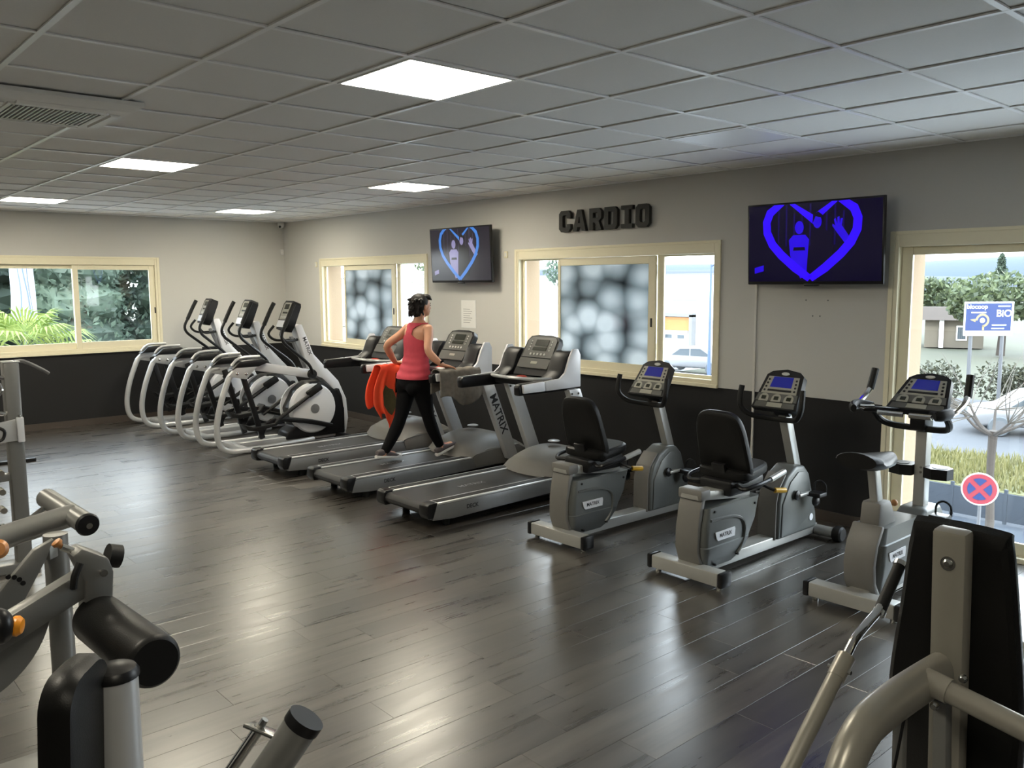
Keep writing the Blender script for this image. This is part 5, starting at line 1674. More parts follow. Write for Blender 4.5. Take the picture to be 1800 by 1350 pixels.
# ------------------------------------------------------------------ the woman on the middle treadmill
PX, PY, PZ = 5.49, -1.50, 0.0
woman = thing('person', 'woman in pink tank top and black leggings walking on the treadmill', 'person', (PX, PY, 0.205))
POFF = Vector((-PX, -PY, -0.205))
def ering(c, rx, ry, n=28, ux=Vector((1, 0, 0)), uy=Vector((0, 1, 0)), p=1.0):
    c = Vector(c)
    out = []
    for k in range(n):
        a = 2 * PI * k / n
        ca, sa = math.cos(a), math.sin(a)
        if p != 1.0:
            ca = math.copysign(abs(ca) ** p, ca)
            sa = math.copysign(abs(sa) ** p, sa)
        out.append(c + ux * (rx * ca) + uy * (ry * sa))
    return out
TORSO = [(0.86, -1.505, 0.150, 0.105), (0.90, -1.512, 0.168, 0.118), (0.95, -1.515, 0.172, 0.122), (1.00, -1.505, 0.163, 0.112), (1.05, -1.492, 0.148, 0.098), (1.11, -1.480, 0.135, 0.088), (1.17, -1.472, 0.130, 0.087),
         (1.23, -1.464, 0.136, 0.094), (1.29, -1.455, 0.147, 0.103), (1.345, -1.448, 0.158, 0.106), (1.39, -1.446, 0.166, 0.098), (1.425, -1.444, 0.162, 0.084), (1.452, -1.442, 0.135, 0.070), (1.475, -1.440, 0.095, 0.060), (1.495, -1.437, 0.062, 0.056)]
def limb(g, pts, rs, sub=5, seg=14):
    g.tube(pts, rs, seg, sub)
LEG = {-1: [(-0.085, -1.505, 0.92), (-0.085, -1.545, 0.78), (-0.075, -1.607, 0.60), (-0.08, -1.675, 0.46), (-0.09, -1.79, 0.275), (-0.09, -1.80, 0.25)],
       1: [(0.085, -1.495, 0.92), (0.088, -1.455, 0.78), (0.09, -1.415, 0.62), (0.09, -1.365, 0.48), (0.09, -1.275, 0.30), (0.09, -1.268, 0.275)]}
LR = [0.092, 0.080, 0.056, 0.055, 0.036, 0.034]
ARM = {-1: [(-0.155, -1.447, 1.425), (-0.20, -1.50, 1.36), (-0.285, -1.597, 1.262), (-0.315, -1.555, 1.18), (-0.355, -1.470, 1.085)],
       1: [(0.155, -1.445, 1.428), (0.20, -1.47, 1.36), (0.265, -1.525, 1.243), (0.315, -1.50, 1.17), (0.365, -1.44, 1.105)]}
AR = [0.048, 0.043, 0.036, 0.036, 0.0235]
body = G()
body.loft([ering((PX, y, z), rx, ry) for z, y, rx, ry in TORSO])
body.tube([(PX, -1.440, 1.46), (PX, -1.43, 1.52), (PX, -1.415, 1.57), (PX, -1.41, 1.60)], [0.060, 0.050, 0.049, 0.05], 16, 3)
# head with jaw, nose, ears, brow
hc = Vector((PX, -1.402, 1.632))
body.ell(hc + Vector((0, -0.008, 0.018)), (0.074, 0.094, 0.088), 24, 16)
body.ell(hc + Vector((0, 0.020, -0.035)), (0.056, 0.070, 0.072), 20, 12)
body.ell(hc + Vector((0, 0.062, -0.075)), (0.026, 0.024, 0.022), 12, 8)
body.loft([ering(hc + Vector((0, 0.080, 0.012)), 0.008, 0.010, 10), ering(hc + Vector((0, 0.092, -0.010)), 0.011, 0.013, 10), ering(hc + Vector((0, 0.096, -0.028)), 0.015, 0.014, 10), ering(hc + Vector((0, 0.086, -0.036)), 0.010, 0.010, 10)])
for s in (-1, 1):
    body.ell(hc + Vector((s * 0.076, -0.008, -0.012)), (0.009, 0.018, 0.030), 10, 8, Matrix.Rotation(s * 0.25, 3, 'Z'))
    limb(body, [(PX + x, y, z) for x, y, z in LEG[s]], LR)
    limb(body, [(PX + x, y, z) for x, y, z in ARM[s]], AR)
    body.ell((PX + s * 0.160, -1.447, 1.418), (0.050, 0.052, 0.050), 14, 10)
    wr = Vector((PX + ARM[s][-1][0], ARM[s][-1][1], ARM[s][-1][2]))
    fd = (Vector((PX + s * 0.385, -1.345, 1.078)) - wr).normalized()
    body.loft([ering(wr - fd * 0.012, 0.021, 0.017, 12, Vector((1, 0, 0)), fd.cross(Vector((1, 0, 0))).normalized()),
               ering(wr + fd * 0.030, 0.034, 0.014, 12, Vector((1, 0, 0)), fd.cross(Vector((1, 0, 0))).normalized(), 0.8),
               ering(wr + fd * 0.078, 0.040, 0.012, 12, Vector((1, 0, 0)), fd.cross(Vector((1, 0, 0))).normalized(), 0.8)])
    kn = wr + fd * 0.075
    for q, (ox, L) in enumerate(((-0.030, 0.060), (-0.010, 0.070), (0.011, 0.066), (0.030, 0.050))):
        b0 = kn + Vector((ox, 0, 0))
        b1 = b0 + fd * L * 0.5 + Vector((ox * 0.2, 0, -0.003))
        b2 = b1 + fd * L * 0.35 + Vector((0, 0, -0.022))
        body.tube([b0 - fd * 0.01, b1, b2], [0.0095, 0.0085, 0.0075], 8, 2)
        body.ell(b2, (0.0075, 0.0075, 0.0075), 8, 6)
    th0 = wr + fd * 0.025 + Vector((-s * 0.030, 0, 0))
    body.tube([th0, th0 + fd * 0.035 + Vector((-s * 0.018, 0, -0.008)), th0 + fd * 0.055 + Vector((-s * 0.016, 0, -0.026))], [0.012, 0.010, 0.0085], 8, 3)
    # feet inside the shoes
FOOT = {-1: (Vector((PX - 0.09, -1.868, 0.232)), Vector((PX - 0.09, -1.625, 0.207))), 1: (Vector((PX + 0.09, -1.305, 0.208)), Vector((PX + 0.09, -1.075, 0.292)))}
for s in (-1, 1):
    h_, t_ = FOOT[s]
    d = (t_ - h_).normalized()
    n_ = Vector((1, 0, 0)).cross(d).normalized()
    body.tube([h_ + d * 0.055 + n_ * 0.07, h_ + d * 0.10 + n_ * 0.045, h_ + d * 0.19 + n_ * 0.032], [0.032, 0.034, 0.028], 12, 3)
body.off = POFF
bo = body.obj('body', 'skin', woman)
rm = bo.modifiers.new('join', 'REMESH')
rm.mode = 'VOXEL'
rm.voxel_size = 0.0055
rm.use_smooth_shade = True
sm = bo.modifiers.new('smooth', 'SMOOTH')
sm.factor = 0.5
sm.iterations = 3
# face details
for s in (-1, 1):
    G(POFF).ell(hc + Vector((s * 0.029, 0.077, 0.004)), (0.011, 0.006, 0.006), 12, 8).obj('eye', 'eye_dark', bo)
    G(POFF).tube([hc + Vector((s * 0.014, 0.085, 0.022)), hc + Vector((s * 0.03, 0.082, 0.026)), hc + Vector((s * 0.046, 0.070, 0.020))], 0.0035, 6, 2).obj('eyebrow', 'hair', bo)
G(POFF).ell(hc + Vector((0, 0.086, -0.056)), (0.020, 0.006, 0.007), 12, 8).obj('mouth', 'lip', bo)
# hair: short, full at the back, with ragged tips
hair = G()
hair.ell(hc + Vector((0, -0.028, 0.030)), (0.084, 0.092, 0.088), 24, 16)
hair.ell(hc + Vector((0, -0.055, -0.020)), (0.070, 0.062, 0.075), 20, 12)
hair.ell(hc + Vector((0, 0.035, 0.078)), (0.062, 0.062, 0.034), 18, 10)
hair.ell(hc + Vector((0, -0.048, -0.075)), (0.045, 0.038, 0.045), 16, 10)
hr = random.Random(4)
for k in range(60):
    a = hr.uniform(PI * 1.02, PI * 1.98)
    zz = hr.uniform(-0.09, 0.07)
    b = hc + Vector((0.070 * math.cos(a), -0.035 + 0.075 * math.sin(a), zz))
    d = Vector((math.cos(a) * 0.6, math.sin(a), hr.uniform(-1.0, 0.1))).normalized()
    hair.tube([b, b + d * 0.022, b + d * 0.036 + Vector((0, 0, -0.008))], [0.013, 0.008, 0.001], 6, 2)
for k in range(24):
    a = hr.uniform(0.15 * PI, 0.85 * PI)
    b = hc + Vector((0.055 * math.cos(a), 0.02 + 0.05 * math.sin(a), 0.082))
    d = Vector((math.cos(a) * 0.5, math.sin(a), -0.5)).normalized()
    hair.tube([b, b + d * 0.022, b + d * 0.038 + Vector((0, 0, -0.014))], [0.012, 0.008, 0.001], 6, 2)
hair.off = POFF
ho = hair.obj('hair', 'hair', woman)
rm = ho.modifiers.new('join', 'REMESH')
rm.mode = 'VOXEL'
rm.voxel_size = 0.0045
rm.use_smooth_shade = True
# leggings
lg = G()
lg.loft([ering((PX, y, z), rx + 0.006, ry + 0.006) for z, y, rx, ry in TORSO[:4]] + [ering((PX, -1.503, 1.02), 0.162, 0.110)])
lg.ell((PX - 0.078, -1.555, 0.885), (0.088, 0.085, 0.085), 18, 12)
lg.ell((PX + 0.078, -1.548, 0.885), (0.088, 0.085, 0.085), 18, 12)
for s in (-1, 1):
    limb(lg, [(PX + x, y, z) for x, y, z in LEG[s][:-1]], [r + 0.005 for r in LR[:-1]], 5, 18)
lg.off = POFF
lo = lg.obj('leggings', 'black_cloth', woman)
rm = lo.modifiers.new('join', 'REMESH')
rm.mode = 'VOXEL'
rm.voxel_size = 0.007
rm.use_smooth_shade = True
sm = lo.modifiers.new('smooth', 'SMOOTH')
sm.factor = 0.5
sm.iterations = 10
# racer-back tank top: the torso surface, a little proud, cut away at shoulders and neck
tp = bmesh.new()
NT, NZ = 64, 60
def torso_at(z):
    for a, b in zip(TORSO, TORSO[1:]):
        if a[0] <= z <= b[0]:
            f = (z - a[0]) / (b[0] - a[0])
            return [a[i] + (b[i] - a[i]) * f for i in range(4)]
    return list(TORSO[-1])
V = []
for i in range(NZ + 1):
    z = 0.960 + (1.478 - 0.960) * i / NZ
    _, y, rx, ry = torso_at(z)
    row = []
    for k in range(NT):
        a = 2 * PI * k / NT
        ease = 0.010 + 0.012 * max(0, min(1, (1.2 - z) * 8)) + 0.0035 * math.sin(z * 95 + 2.5 * math.cos(a + 1)) * max(0, min(1, (1.26 - z) * 5))
        bust = 0.022 * math.exp(-((z - 1.315) / 0.05) ** 2) * max(0, math.sin(a)) ** 2
        row.append(tp.verts.new(Vector((PX + (rx + ease) * math.cos(a), y + (ry + ease + bust) * math.sin(a), z)) + POFF))
    V.append(row)
def keep(z, a):
    c, s_ = math.cos(a), math.sin(a)
    if z < 1.315:
        return True
    w = torso_at(z)[2]
    x = abs(c) * w
    if s_ < 0.05:       # back: narrow racer strap widening down to the armpit
        if z > 1.475:
            return False
        half = 0.052 + 0.10 * max(0, (1.375 - z) / 0.06) ** 1.6
        return x < min(half, 0.16) if z < 1.43 else (0.0 <= x < 0.062 + (z - 1.43) * 0.9)
    half_out = 0.105 + 0.06 * max(0, (1.36 - z) / 0.045) ** 1.5
    inner = 0.0 if z < 1.385 else 0.050
    return inner <= x < half_out
for i in range(NZ):
    zc = 0.960 + (1.478 - 0.960) * (i + 0.5) / NZ
    for k in range(NT):
        if keep(zc, 2 * PI * (k + 0.5) / NT):
            tp.faces.new((V[i][k], V[i][(k + 1) % NT], V[i + 1][(k + 1) % NT], V[i + 1][k]))
bmesh.ops.delete(tp, geom=[v for v in tp.verts if not v.link_faces], context='VERTS')
me = bpy.data.meshes.new('tank_top')
bmesh.ops.recalc_face_normals(tp, faces=tp.faces)
tp.to_mesh(me)
tp.free()
to = mesh_obj('tank_top', me, 'pink_cloth', woman, smooth=60)
so = to.modifiers.new('thickness', 'SOLIDIFY')
so.thickness = 0.004
so.offset = 0
sd = to.modifiers.new('soft', 'SUBSURF')
sd.levels = sd.render_levels = 1
# shoes
for s in (-1, 1):
    h_, t_ = FOOT[s]
    d = (t_ - h_).normalized()
    n_ = Vector((1, 0, 0)).cross(d).normalized()
    L = (t_ - h_).length
    prof = [(-0.005, 0.026, 0.030, 0.070), (0.03, 0.034, 0.022, 0.085), (0.08, 0.036, 0.020, 0.090), (0.13, 0.040, 0.018, 0.066), (0.19, 0.044, 0.016, 0.048), (0.235, 0.036, 0.016, 0.036), (0.255, 0.020, 0.018, 0.028)]
    sh = G()
    sh.loft([[h_ + d * a + Vector((1, 0, 0)) * (w * math.copysign(abs(math.cos(q)) ** 0.75, math.cos(q))) + n_ * ((lo_ + hi) / 2 + (hi - lo_) / 2 * math.copysign(abs(math.sin(q)) ** 0.75, math.sin(q))) for q in [2 * PI * k / 18 for k in range(18)]] for a, w, lo_, hi in prof])
    sh.off = POFF
    so_ = sh.obj('shoe', 'shoe_grey', woman)
    sl = G()
    sl.loft([[h_ + d * a + Vector((1, 0, 0)) * ((w + 0.005) * math.copysign(abs(math.cos(q)) ** 0.7, math.cos(q))) + n_ * (0.015 + 0.014 * math.copysign(abs(math.sin(q)) ** 0.5, math.sin(q)) + (0.010 if a > 0.22 else 0)) for q in [2 * PI * k / 18 for k in range(18)]] for a, w, lo_, hi in [(-0.014, 0.018, 0, 0)] + prof + [(0.266, 0.014, 0, 0)]])
    sl.off = POFF
    sl.obj('sole', 'shoe_white', so_)
    lc = G()
    for k in range(4):
        a = 0.11 + 0.022 * k
        zz = 0.078 - 0.010 * k
        lc.tube([h_ + d * a + n_ * (zz - 0.008) + Vector((-0.024, 0, 0)), h_ + d * (a + 0.006) + n_ * (zz + 0.001), h_ + d * a + n_ * (zz - 0.008) + Vector((0.024, 0, 0))], 0.0035, 5, 2)
    lc.off = POFF
    lc.obj('laces', 'lace_pink', so_)
G(POFF).tube([Vector((PX + 0.352, -1.45, 1.135)), Vector((PX + 0.362, -1.442, 1.122))], 0.031, 14).obj('wristband', 'black_cloth', woman)

# ------------------------------------------------------------------ towel and jacket over the handrails
def drape(x0, y0, y1, ztop, zin, zout, wav, seed, ny=34, nu=40, half=0.052):
    rs = random.Random(seed)
    ph = [rs.uniform(0, 6.28) for _ in range(6)]
    def fn(u, v):
        y = y0 + (y1 - y0) * v
        s_ = u * 2 - 1
        arcw = 0.16
        sway = wav * (math.sin(v * 21 + ph[0]) + 0.6 * math.sin(v * 37 + ph[1] + 2 * u))
        if abs(s_) < arcw:
            a = s_ / arcw * PI / 2
            return Vector((x0 + half * math.sin(a), y + 0.006 * math.sin(u * 20 + ph[2]), ztop - 0.02 + 0.02 * math.cos(a) + 0.004 * math.sin(v * 25)))
        k = (abs(s_) - arcw) / (1 - arcw)
        zb = zin(v) if s_ < 0 else zout(v)
        return Vector((x0 + math.copysign(half + 0.006 + 0.02 * k + sway * k, s_), y + 0.02 * k * math.sin(v * 9 + ph[3]), ztop - 0.02 + (zb - ztop) * k))
    return fn
rx_ = tm_x[1] + 0.38
f = drape(rx_, -1.53, -1.06, 1.072, lambda v: 0.86 + 0.03 * math.sin(5 * v), lambda v: 0.80 + 0.05 * math.sin(6 * v + 1.0), 0.010, 5, half=0.062)
o = G().grid(f, 40, 40).obj('towel', 'towel_grey')
so = o.modifiers.new('thickness', 'SOLIDIFY')
so.thickness = 0.007
tag(recenter(o), 'grey-brown towel draped over the right handrail beside the woman', 'towel')
lx_ = tm_x[1] - 0.38
def jin(v):
    return 0.70
f = drape(lx_, -1.66, -1.36, 1.068, lambda v: 0.66 + 0.10 * v, lambda v: 0.47 + 0.25 * abs(v - 0.40) + 0.10 * math.sin(8 * v), 0.014, 12, half=0.060)
t = thing('jacket', 'bright orange jacket hanging over the left handrail beside the woman', 'jacket', (lx_, -1.5, 0.45))
go = G((-lx_, 1.5, -0.45))
def fj(u, v):
    p = f(u, v)
    drop = max(0.0, (1.03 - p.z) / 0.58)
    wide = 1.0 + 0.55 * math.sin(PI * min(1, drop * 1.1)) - 0.55 * max(0, drop - 0.6) * 2
    p.y = -1.50 + (p.y + 1.50) * wide - 0.05 * drop
    return p
go.grid(fj, 44, 34)
jo = go.obj('cloth', 'orange_cloth', t)
so = jo.modifiers.new('thickness', 'SOLIDIFY')
so.thickness = 0.006
gp = G((-lx_, 1.5, -0.45))
gp.grid(lambda u, v: fj(0.72 + 0.16 * u, 0.30 + 0.20 * v + 0.16 * math.sin(PI * u) * (v - 0.5)) + Vector((0.008, -0.002, 0)), 12, 8)
gp.obj('olive_patch', 'olive_cloth', t)
gp = G((-lx_, 1.5, -0.45))
gp.grid(lambda u, v: fj(0.62 + 0.12 * u, 0.55 + 0.16 * v) + Vector((0.008, -0.002, 0)), 10, 8)
gp.obj('dark_pocket', 'black_cloth', t)
# ------------------------------------------------------------------ weight machine at the right, seen from behind
pm = thing('chest_press_machine', 'grey steel press machine with black backrest in the right foreground', 'weight machine', (11.25, -4.0, 0))
O = Vector((-11.25, 4.0, 0))
N = lambda: G(O)
lean = Vector((0, -0.075, 1.0)).normalized()
def rp(x, k, d=0.0):
    """point on the backrest plane: x sideways, k up along the lean, d towards the user"""
    p = Vector((x, -3.92, 1.243)) + lean * (k - 0.0) + Vector((0, 1, 0)) * d
    return p
# backrest pad, tapered towards the top
Lp = 0.80
rings = []
for dd, sc_ in ((0.030, 0.90), (0.040, 0.975), (0.065, 1.0), (0.09, 0.975), (0.102, 0.90)):
    loop = []
    outline = [(-0.088, 0.0), (0.092, 0.0), (0.114, -0.03), (0.135, -0.22), (0.152, -0.42), (0.156, -0.58), (0.12, -Lp), (-0.10, -Lp), (-0.165, -0.60), (-0.172, -0.46), (-0.142, -0.22), (-0.118, -0.03)]
    pts = []
    n_ = len(outline)
    for i in range(n_):
        g4 = [outline[(i + j) % n_] for j in (-1, 0, 1, 2)]
        for q in range(4):
            tt = q / 4
            pt = []
            for c in (0, 1):
                a, b, cc, d = (g4[j][c] for j in range(4))
                pt.append(0.5 * (2 * b + (cc - a) * tt + (2 * a - 5 * b + 4 * cc - d) * tt * tt + (3 * b - a - 3 * cc + d) * tt ** 3))
            pts.append(pt)
    for px_, k in pts:
        loop.append(rp(11.232 + px_ * sc_, -0.40 + (k + 0.40) * sc_, dd))
    rings.append(loop)
N().loft(rings).obj('backrest', 'black_leather', pm)
# flat steel upright behind the pad
up_ = N().slab(rp(11.234, -0.002, -0.0), rp(11.234, -1.18, -0.0), 0.082, 0.055, (0, 1, 0), 0.012).obj('upright', 'gym_steel_warm', pm)
N().lathe([(0.012, 0), (0.012, 0.004), (0.007, 0.010), (0, 0.010)], rp(11.235, -0.085, -0.028), (0, -1, 0), 12).obj('bolt', 'steel_bolt', up_)
N().lathe([(0.018, 0), (0.018, 0.002), (0, 0.002)], rp(11.235, -0.085, -0.028), (0, -1, 0), 14).obj('washer', 'steel_bolt', up_)
# main frame tube: leaves the upright towards the viewer and bends down to the floor
mt = N().tube([(11.235, -3.96, 0.885), (11.235, -4.08, 0.89), (11.235, -4.24, 0.892), (11.235, -4.36, 0.875), (11.235, -4.44, 0.80), (11.235, -4.465, 0.68), (11.235, -4.47, 0.45), (11.235, -4.47, 0.05)], [0.050] * 8, 18, 5, flat=0.72, up=(0, 0, 1)).obj('main_frame', 'gym_steel_warm', pm)
N().box(11.09, 11.38, -4.54, -4.40, 0.0, 0.05, 0.01).obj('floor_foot', 'gym_steel_warm', pm)
for p in ((11.203, -4.05, 0.89), (11.203, -4.17, 0.892)):
    N().cyl(Vector(p), Vector(p) + Vector((-0.018, 0, 0.004)), 0.009, 10).obj('bolt', 'steel_bolt', mt)
# cross tube running off to the right with its sleeve
N().tube([(11.25, -4.07, 0.905), (11.40, -4.08, 0.885), (11.75, -4.10, 0.835), (12.05, -4.12, 0.79)], 0.026, 16).obj('cross_tube', 'gym_steel_warm', pm)
N().tube([(11.245, -4.07, 0.906), (11.305, -4.073, 0.898)], 0.030, 16).obj('sleeve', 'gym_steel_warm', pm)
for p in ((11.285, -4.10, 0.868), (11.300, -3.98, 0.90)):
    N().lathe([(0.010, 0), (0.010, 0.010), (0.006, 0.016), (0, 0.016)], p, (0.1, -1, 0), 10).obj('bolt', 'steel_bolt', pm)
# rails below the joint and the pull cable
N().slab((11.262, -4.0, 0.84), (11.275, -3.95, 0.12), 0.035, 0.04, (0, 1, 0), 0.008).obj('guide_rail', 'gym_steel', pm)
N().slab((11.175, -4.03, 0.85), (11.18, -4.0, 0.10), 0.03, 0.03, (0, 1, 0), 0.008).obj('guide_rail', 'gym_steel', pm)
N().tube([(11.215, -4.08, 0.86), (11.195, -4.08, 0.7), (11.16, -4.07, 0.45), (11.15, -4.05, 0.1)], 0.004, 6, 4).obj('cable', 'black_plastic', pm)
N().box(10.95, 11.55, -3.97, -3.85, 0.0, 0.08, 0.012).obj('base_bar', 'gym_steel_warm', pm)
N().slab((11.235, -3.9, 0.10), (11.235, -3.3, 0.10), 0.10, 0.07, (0, 0, 1), 0.01).obj('base_beam', 'gym_steel_warm', pm)
# seat cushion on its post in front of the backrest
N().slab((11.24, -3.55, 0.1), (11.24, -3.55, 0.42), 0.08, 0.08, (0, 1, 0), 0.01).obj('seat_post', 'gym_steel_warm', pm)
N().box(11.05, 11.43, -3.78, -3.38, 0.42, 0.49, 0.03, 3).obj('seat', 'black_leather', pm)
# press lever at the left of the backrest
lever = N().tube([(11.0, -3.985, 0.835), (11.0, -4.05, 0.785), (11.0, -4.23, 0.64), (11.0, -4.38, 0.50), (11.02, -4.45, 0.36), (11.06, -4.46, 0.06)], 0.0215, 14, 3).obj('press_lever', 'gym_steel_warm', pm)
N().tube([(11.0, -3.965, 0.848), (11.0, -4.02, 0.806)], 0.0245, 14).obj('lever_collar', 'gym_steel_warm', lever)
N().tube([(11.0, -3.975, 0.843), (11.0, -3.925, 0.882), (11.0, -3.865, 0.905), (11.0, -3.80, 0.925), (11.0, -3.77, 0.94)], 0.0125, 14, 4).obj('chrome_tube', 'chrome', lever)
g0, g1 = Vector((11.0, -3.785, 0.922)), Vector((11.0, -3.665, 1.035))
gd = (g1 - g0).normalized()
N().tube([g0, g1], 0.0165, 16).obj('rubber_grip', 'black_rubber', lever)
for p in (g0, g1):
    N().tube([p - gd * 0.007, p + gd * 0.007], 0.0185, 16).obj('grip_ring', 'chrome', lever)
for s in (-1, 1):
    N().cyl((11.0 + s * 0.022, -4.0, 0.823), (11.0 + s * 0.032, -4.0, 0.823), 0.006, 8).obj('bolt', 'steel_bolt', lever)
N().slab((11.06, -4.46, 0.03), (11.20, -4.47, 0.03), 0.06, 0.05, (0, 0, 1), 0.006).obj('lever_base', 'gym_steel_warm', pm)

# ------------------------------------------------------------------ leg machine at the left foreground
lm = thing('leg_curl_machine', 'grey steel leg machine with black roller pad in the left foreground', 'weight machine', (9.0, -5.5, 0))
O2 = Vector((-9.0, 5.5, 0))
N = lambda: G(O2)
# roller pad on its axle
R0, R1 = Vector((9.03, -5.295, 0.728)), Vector((9.51, -5.265, 0.722))
rd = (R1 - R0).normalized()
N().lathe([(0.066, 0), (0.079, 0.008), (0.083, 0.02), (0.083, (R1 - R0).length - 0.02), (0.079, (R1 - R0).length - 0.008), (0.070, (R1 - R0).length), (0.0, (R1 - R0).length + 0.001)], R0, rd, 32).obj('roller_pad', 'black_leather', lm)
N().cyl(R0 - rd * 0.10, R0, 0.018, 12).obj('roller_axle', 'gym_steel', lm)
# head bracket and swing arm
hd_ = N().prism([(-5.365, 0.965), (-5.335, 0.985), (-5.255, 0.935), (-5.24, 0.885), (-5.255, 0.72), (-5.34, 0.72), (-5.33, 0.87)], 8.98, 9.07, 'x', 0.008).obj('head_bracket', 'gym_steel', lm)
N().cyl((9.07, -5.275, 0.89), (9.082, -5.275, 0.89), 0.012, 12).obj('bolt', 'steel_bolt', hd_)
N().cyl((9.0, -5.24, 0.925), (9.0, -5.20, 0.912), 0.04, 18).obj('bumper', 'black_rubber', hd_)
kb = N().tube([(9.02, -5.345, 0.965), (9.02, -5.385, 0.99)], 0.012, 10).obj('pull_pin', 'steel_bolt', hd_)
N().lathe([(0.007, 0), (0.010, 0.010), (0.017, 0.018), (0.016, 0.028), (0, 0.031)], (9.02, -5.383, 0.988), (0, -0.6, 0.8), 16).obj('pin_knob', 'copper_knob', kb)
N().slab((9.02, -5.30, 0.87), (9.09, -5.80, 0.68), 0.06, 0.09, (0, 0, 1), 0.008).obj('swing_arm', 'gym_steel', lm)
N().tube([(9.075, -5.345, 0.94), (9.08, -5.365, 0.90), (9.075, -5.37, 0.86)], 0.012, 8, 3).obj('cable_loop', 'black_rubber', lm)
# cam plate hanging below the arm
me = plate_mesh([[(-0.02, 0.02)] + arc(-0.02, 0.02, 0.33, -14, -100, 14)], 0.012)
me.transform(Matrix.Translation(O2) @ frame_mat((8.96, -5.72, 0.80), (0, 1, 0), (0, 0, 1)))
mesh_obj('cam_plate', me, 'gym_steel', lm, smooth=0)
# upper push bar: cross tube with black end caps on a long arm
ct = N().cyl((8.12, -5.22, 0.955), (8.56, -5.185, 0.93), 0.041, 20).obj('cross_tube', 'gym_steel', lm)
cap = N().lathe([(0.043, 0), (0.045, 0.008), (0.040, 0.020), (0.0, 0.024)], (8.56, -5.185, 0.93), (1, 0.08, -0.06), 22).obj('end_cap', 'black_plastic', ct)
N().lathe([(0.012, 0), (0.012, 0.006), (0, 0.006)], (8.583, -5.183, 0.928), (1, 0.08, -0.06), 10).obj('bolt', 'steel_bolt', cap)
N().tube([(8.42, -5.19, 0.94), (8.45, -5.40, 0.915), (8.52, -5.75, 0.86)], [0.044, 0.046, 0.048], 16, 3, flat=0.9).obj('push_arm', 'gym_steel', lm)
N().tube([(8.20, -5.23, 0.94), (8.12, -5.36, 0.83), (8.0, -5.50, 0.74)], 0.016, 10, 3).obj('chrome_rod', 'chrome', lm)
# selector disc, index plate and knobs
N().prism([(-5.62, 0.66), (-5.40, 0.90), (-5.33, 0.93), (-5.36, 0.86), (-5.50, 0.62)], 8.66, 8.69, 'x', 0.004).obj('index_plate', 'gym_steel', lm)
for k in range(4):
    a = 0.4 + 0.35 * k
    N().cyl((8.688, -5.49 + 0.055 * math.cos(a), 0.83 + 0.055 * math.sin(a) - 0.06), (8.692, -5.49 + 0.055 * math.cos(a), 0.83 + 0.055 * math.sin(a) - 0.06), 0.009, 10).obj('index_hole', 'black_plastic', lm)
N().lathe([(0.012, 0), (0.030, 0.012), (0.034, 0.028), (0.024, 0.040), (0, 0.042)], (8.70, -5.505, 0.935), (0.9, -0.3, 0.2), 20).obj('selector_knob', 'copper_knob', lm)
N().lathe([(0.02, 0), (0.030, 0.008), (0.031, 0.02), (0.022, 0.032), (0, 0.035)], (9.19, -5.575, 0.825), (0.5, 0.85, -0.1), 20).obj('adjust_knob', 'orange_plastic', lm)
N().ell((9.20, -5.605, 0.835), (0.042, 0.038, 0.055), 16, 10).obj('knob_base', 'black_plastic', lm)
# vertical post behind and floor frame
N().cyl((8.62, -5.31, 0.03), (8.62, -5.31, 0.93), 0.042, 18).obj('support_post', 'gym_steel', lm)
N().box(8.5, 8.74, -5.9, -5.2, 0.0, 0.06, 0.01).obj('floor_beam', 'gym_steel', lm)
N().box(8.56, 8.68, -5.90, -5.78, 0.06, 0.98, 0.012).obj('main_column', 'gym_steel', lm)
N().box(9.03, 9.15, -5.88, -5.78, 0.06, 0.78, 0.012).obj('pivot_column', 'gym_steel', lm)
N().slab((8.52, -5.74, 0.86), (8.60, -5.84, 0.86), 0.10, 0.10, (0, 0, 1), 0.01).obj('arm_bracket', 'gym_steel', lm)
N().slab((8.675, -5.36, 0.88), (8.64, -5.32, 0.88), 0.04, 0.05, (0, 0, 1), 0.004).obj('plate_bracket', 'gym_steel', lm)
N().slab((8.0, -5.50, 0.74), (8.56, -5.84, 0.80), 0.05, 0.05, (0, 0, 1), 0.006).obj('rod_bracket', 'gym_steel', lm)
# nearer post with domed cap and the pad beside it
N().cyl((9.60, -5.405, 0.0), (9.60, -5.405, 0.765), 0.060, 24).obj('seat_post', 'silver_paint', lm)
N().lathe([(0.065, 0.0), (0.065, 0.012), (0.056, 0.026), (0.030, 0.036), (0, 0.038)], (9.60, -5.405, 0.757), (0, 0, 1), 26).obj('post_cap', 'black_plastic', lm)
pd = G()
rings = []
for dd, sc_ in ((-0.045, 0.86), (-0.040, 0.95), (-0.018, 1.0), (0.018, 1.0), (0.040, 0.95), (0.045, 0.86)):
    rings.append([Vector((dd, a * sc_, b * sc_)) for a, b in rrect(-0.125, 0.125, -0.29, 0.29, 0.085, 6)])
pd.loft(rings)
pd.xf(Matrix.Translation((9.665, -5.535, 0.57)) @ Matrix.Rotation(math.radians(52), 4, 'Z') @ Matrix.Rotation(math.radians(3), 4, 'Y'))
pd.off = O2
pd.obj('thigh_pad', 'black_leather', lm)
N().box(9.55, 9.66, -5.9, -5.3, 0.0, 0.06, 0.01).obj('floor_beam', 'gym_steel', lm)
N().slab((9.60, -5.85, 0.05), (8.62, -5.85, 0.05), 0.08, 0.06, (0, 0, 1), 0.01).obj('floor_crossbar', 'gym_steel', lm)

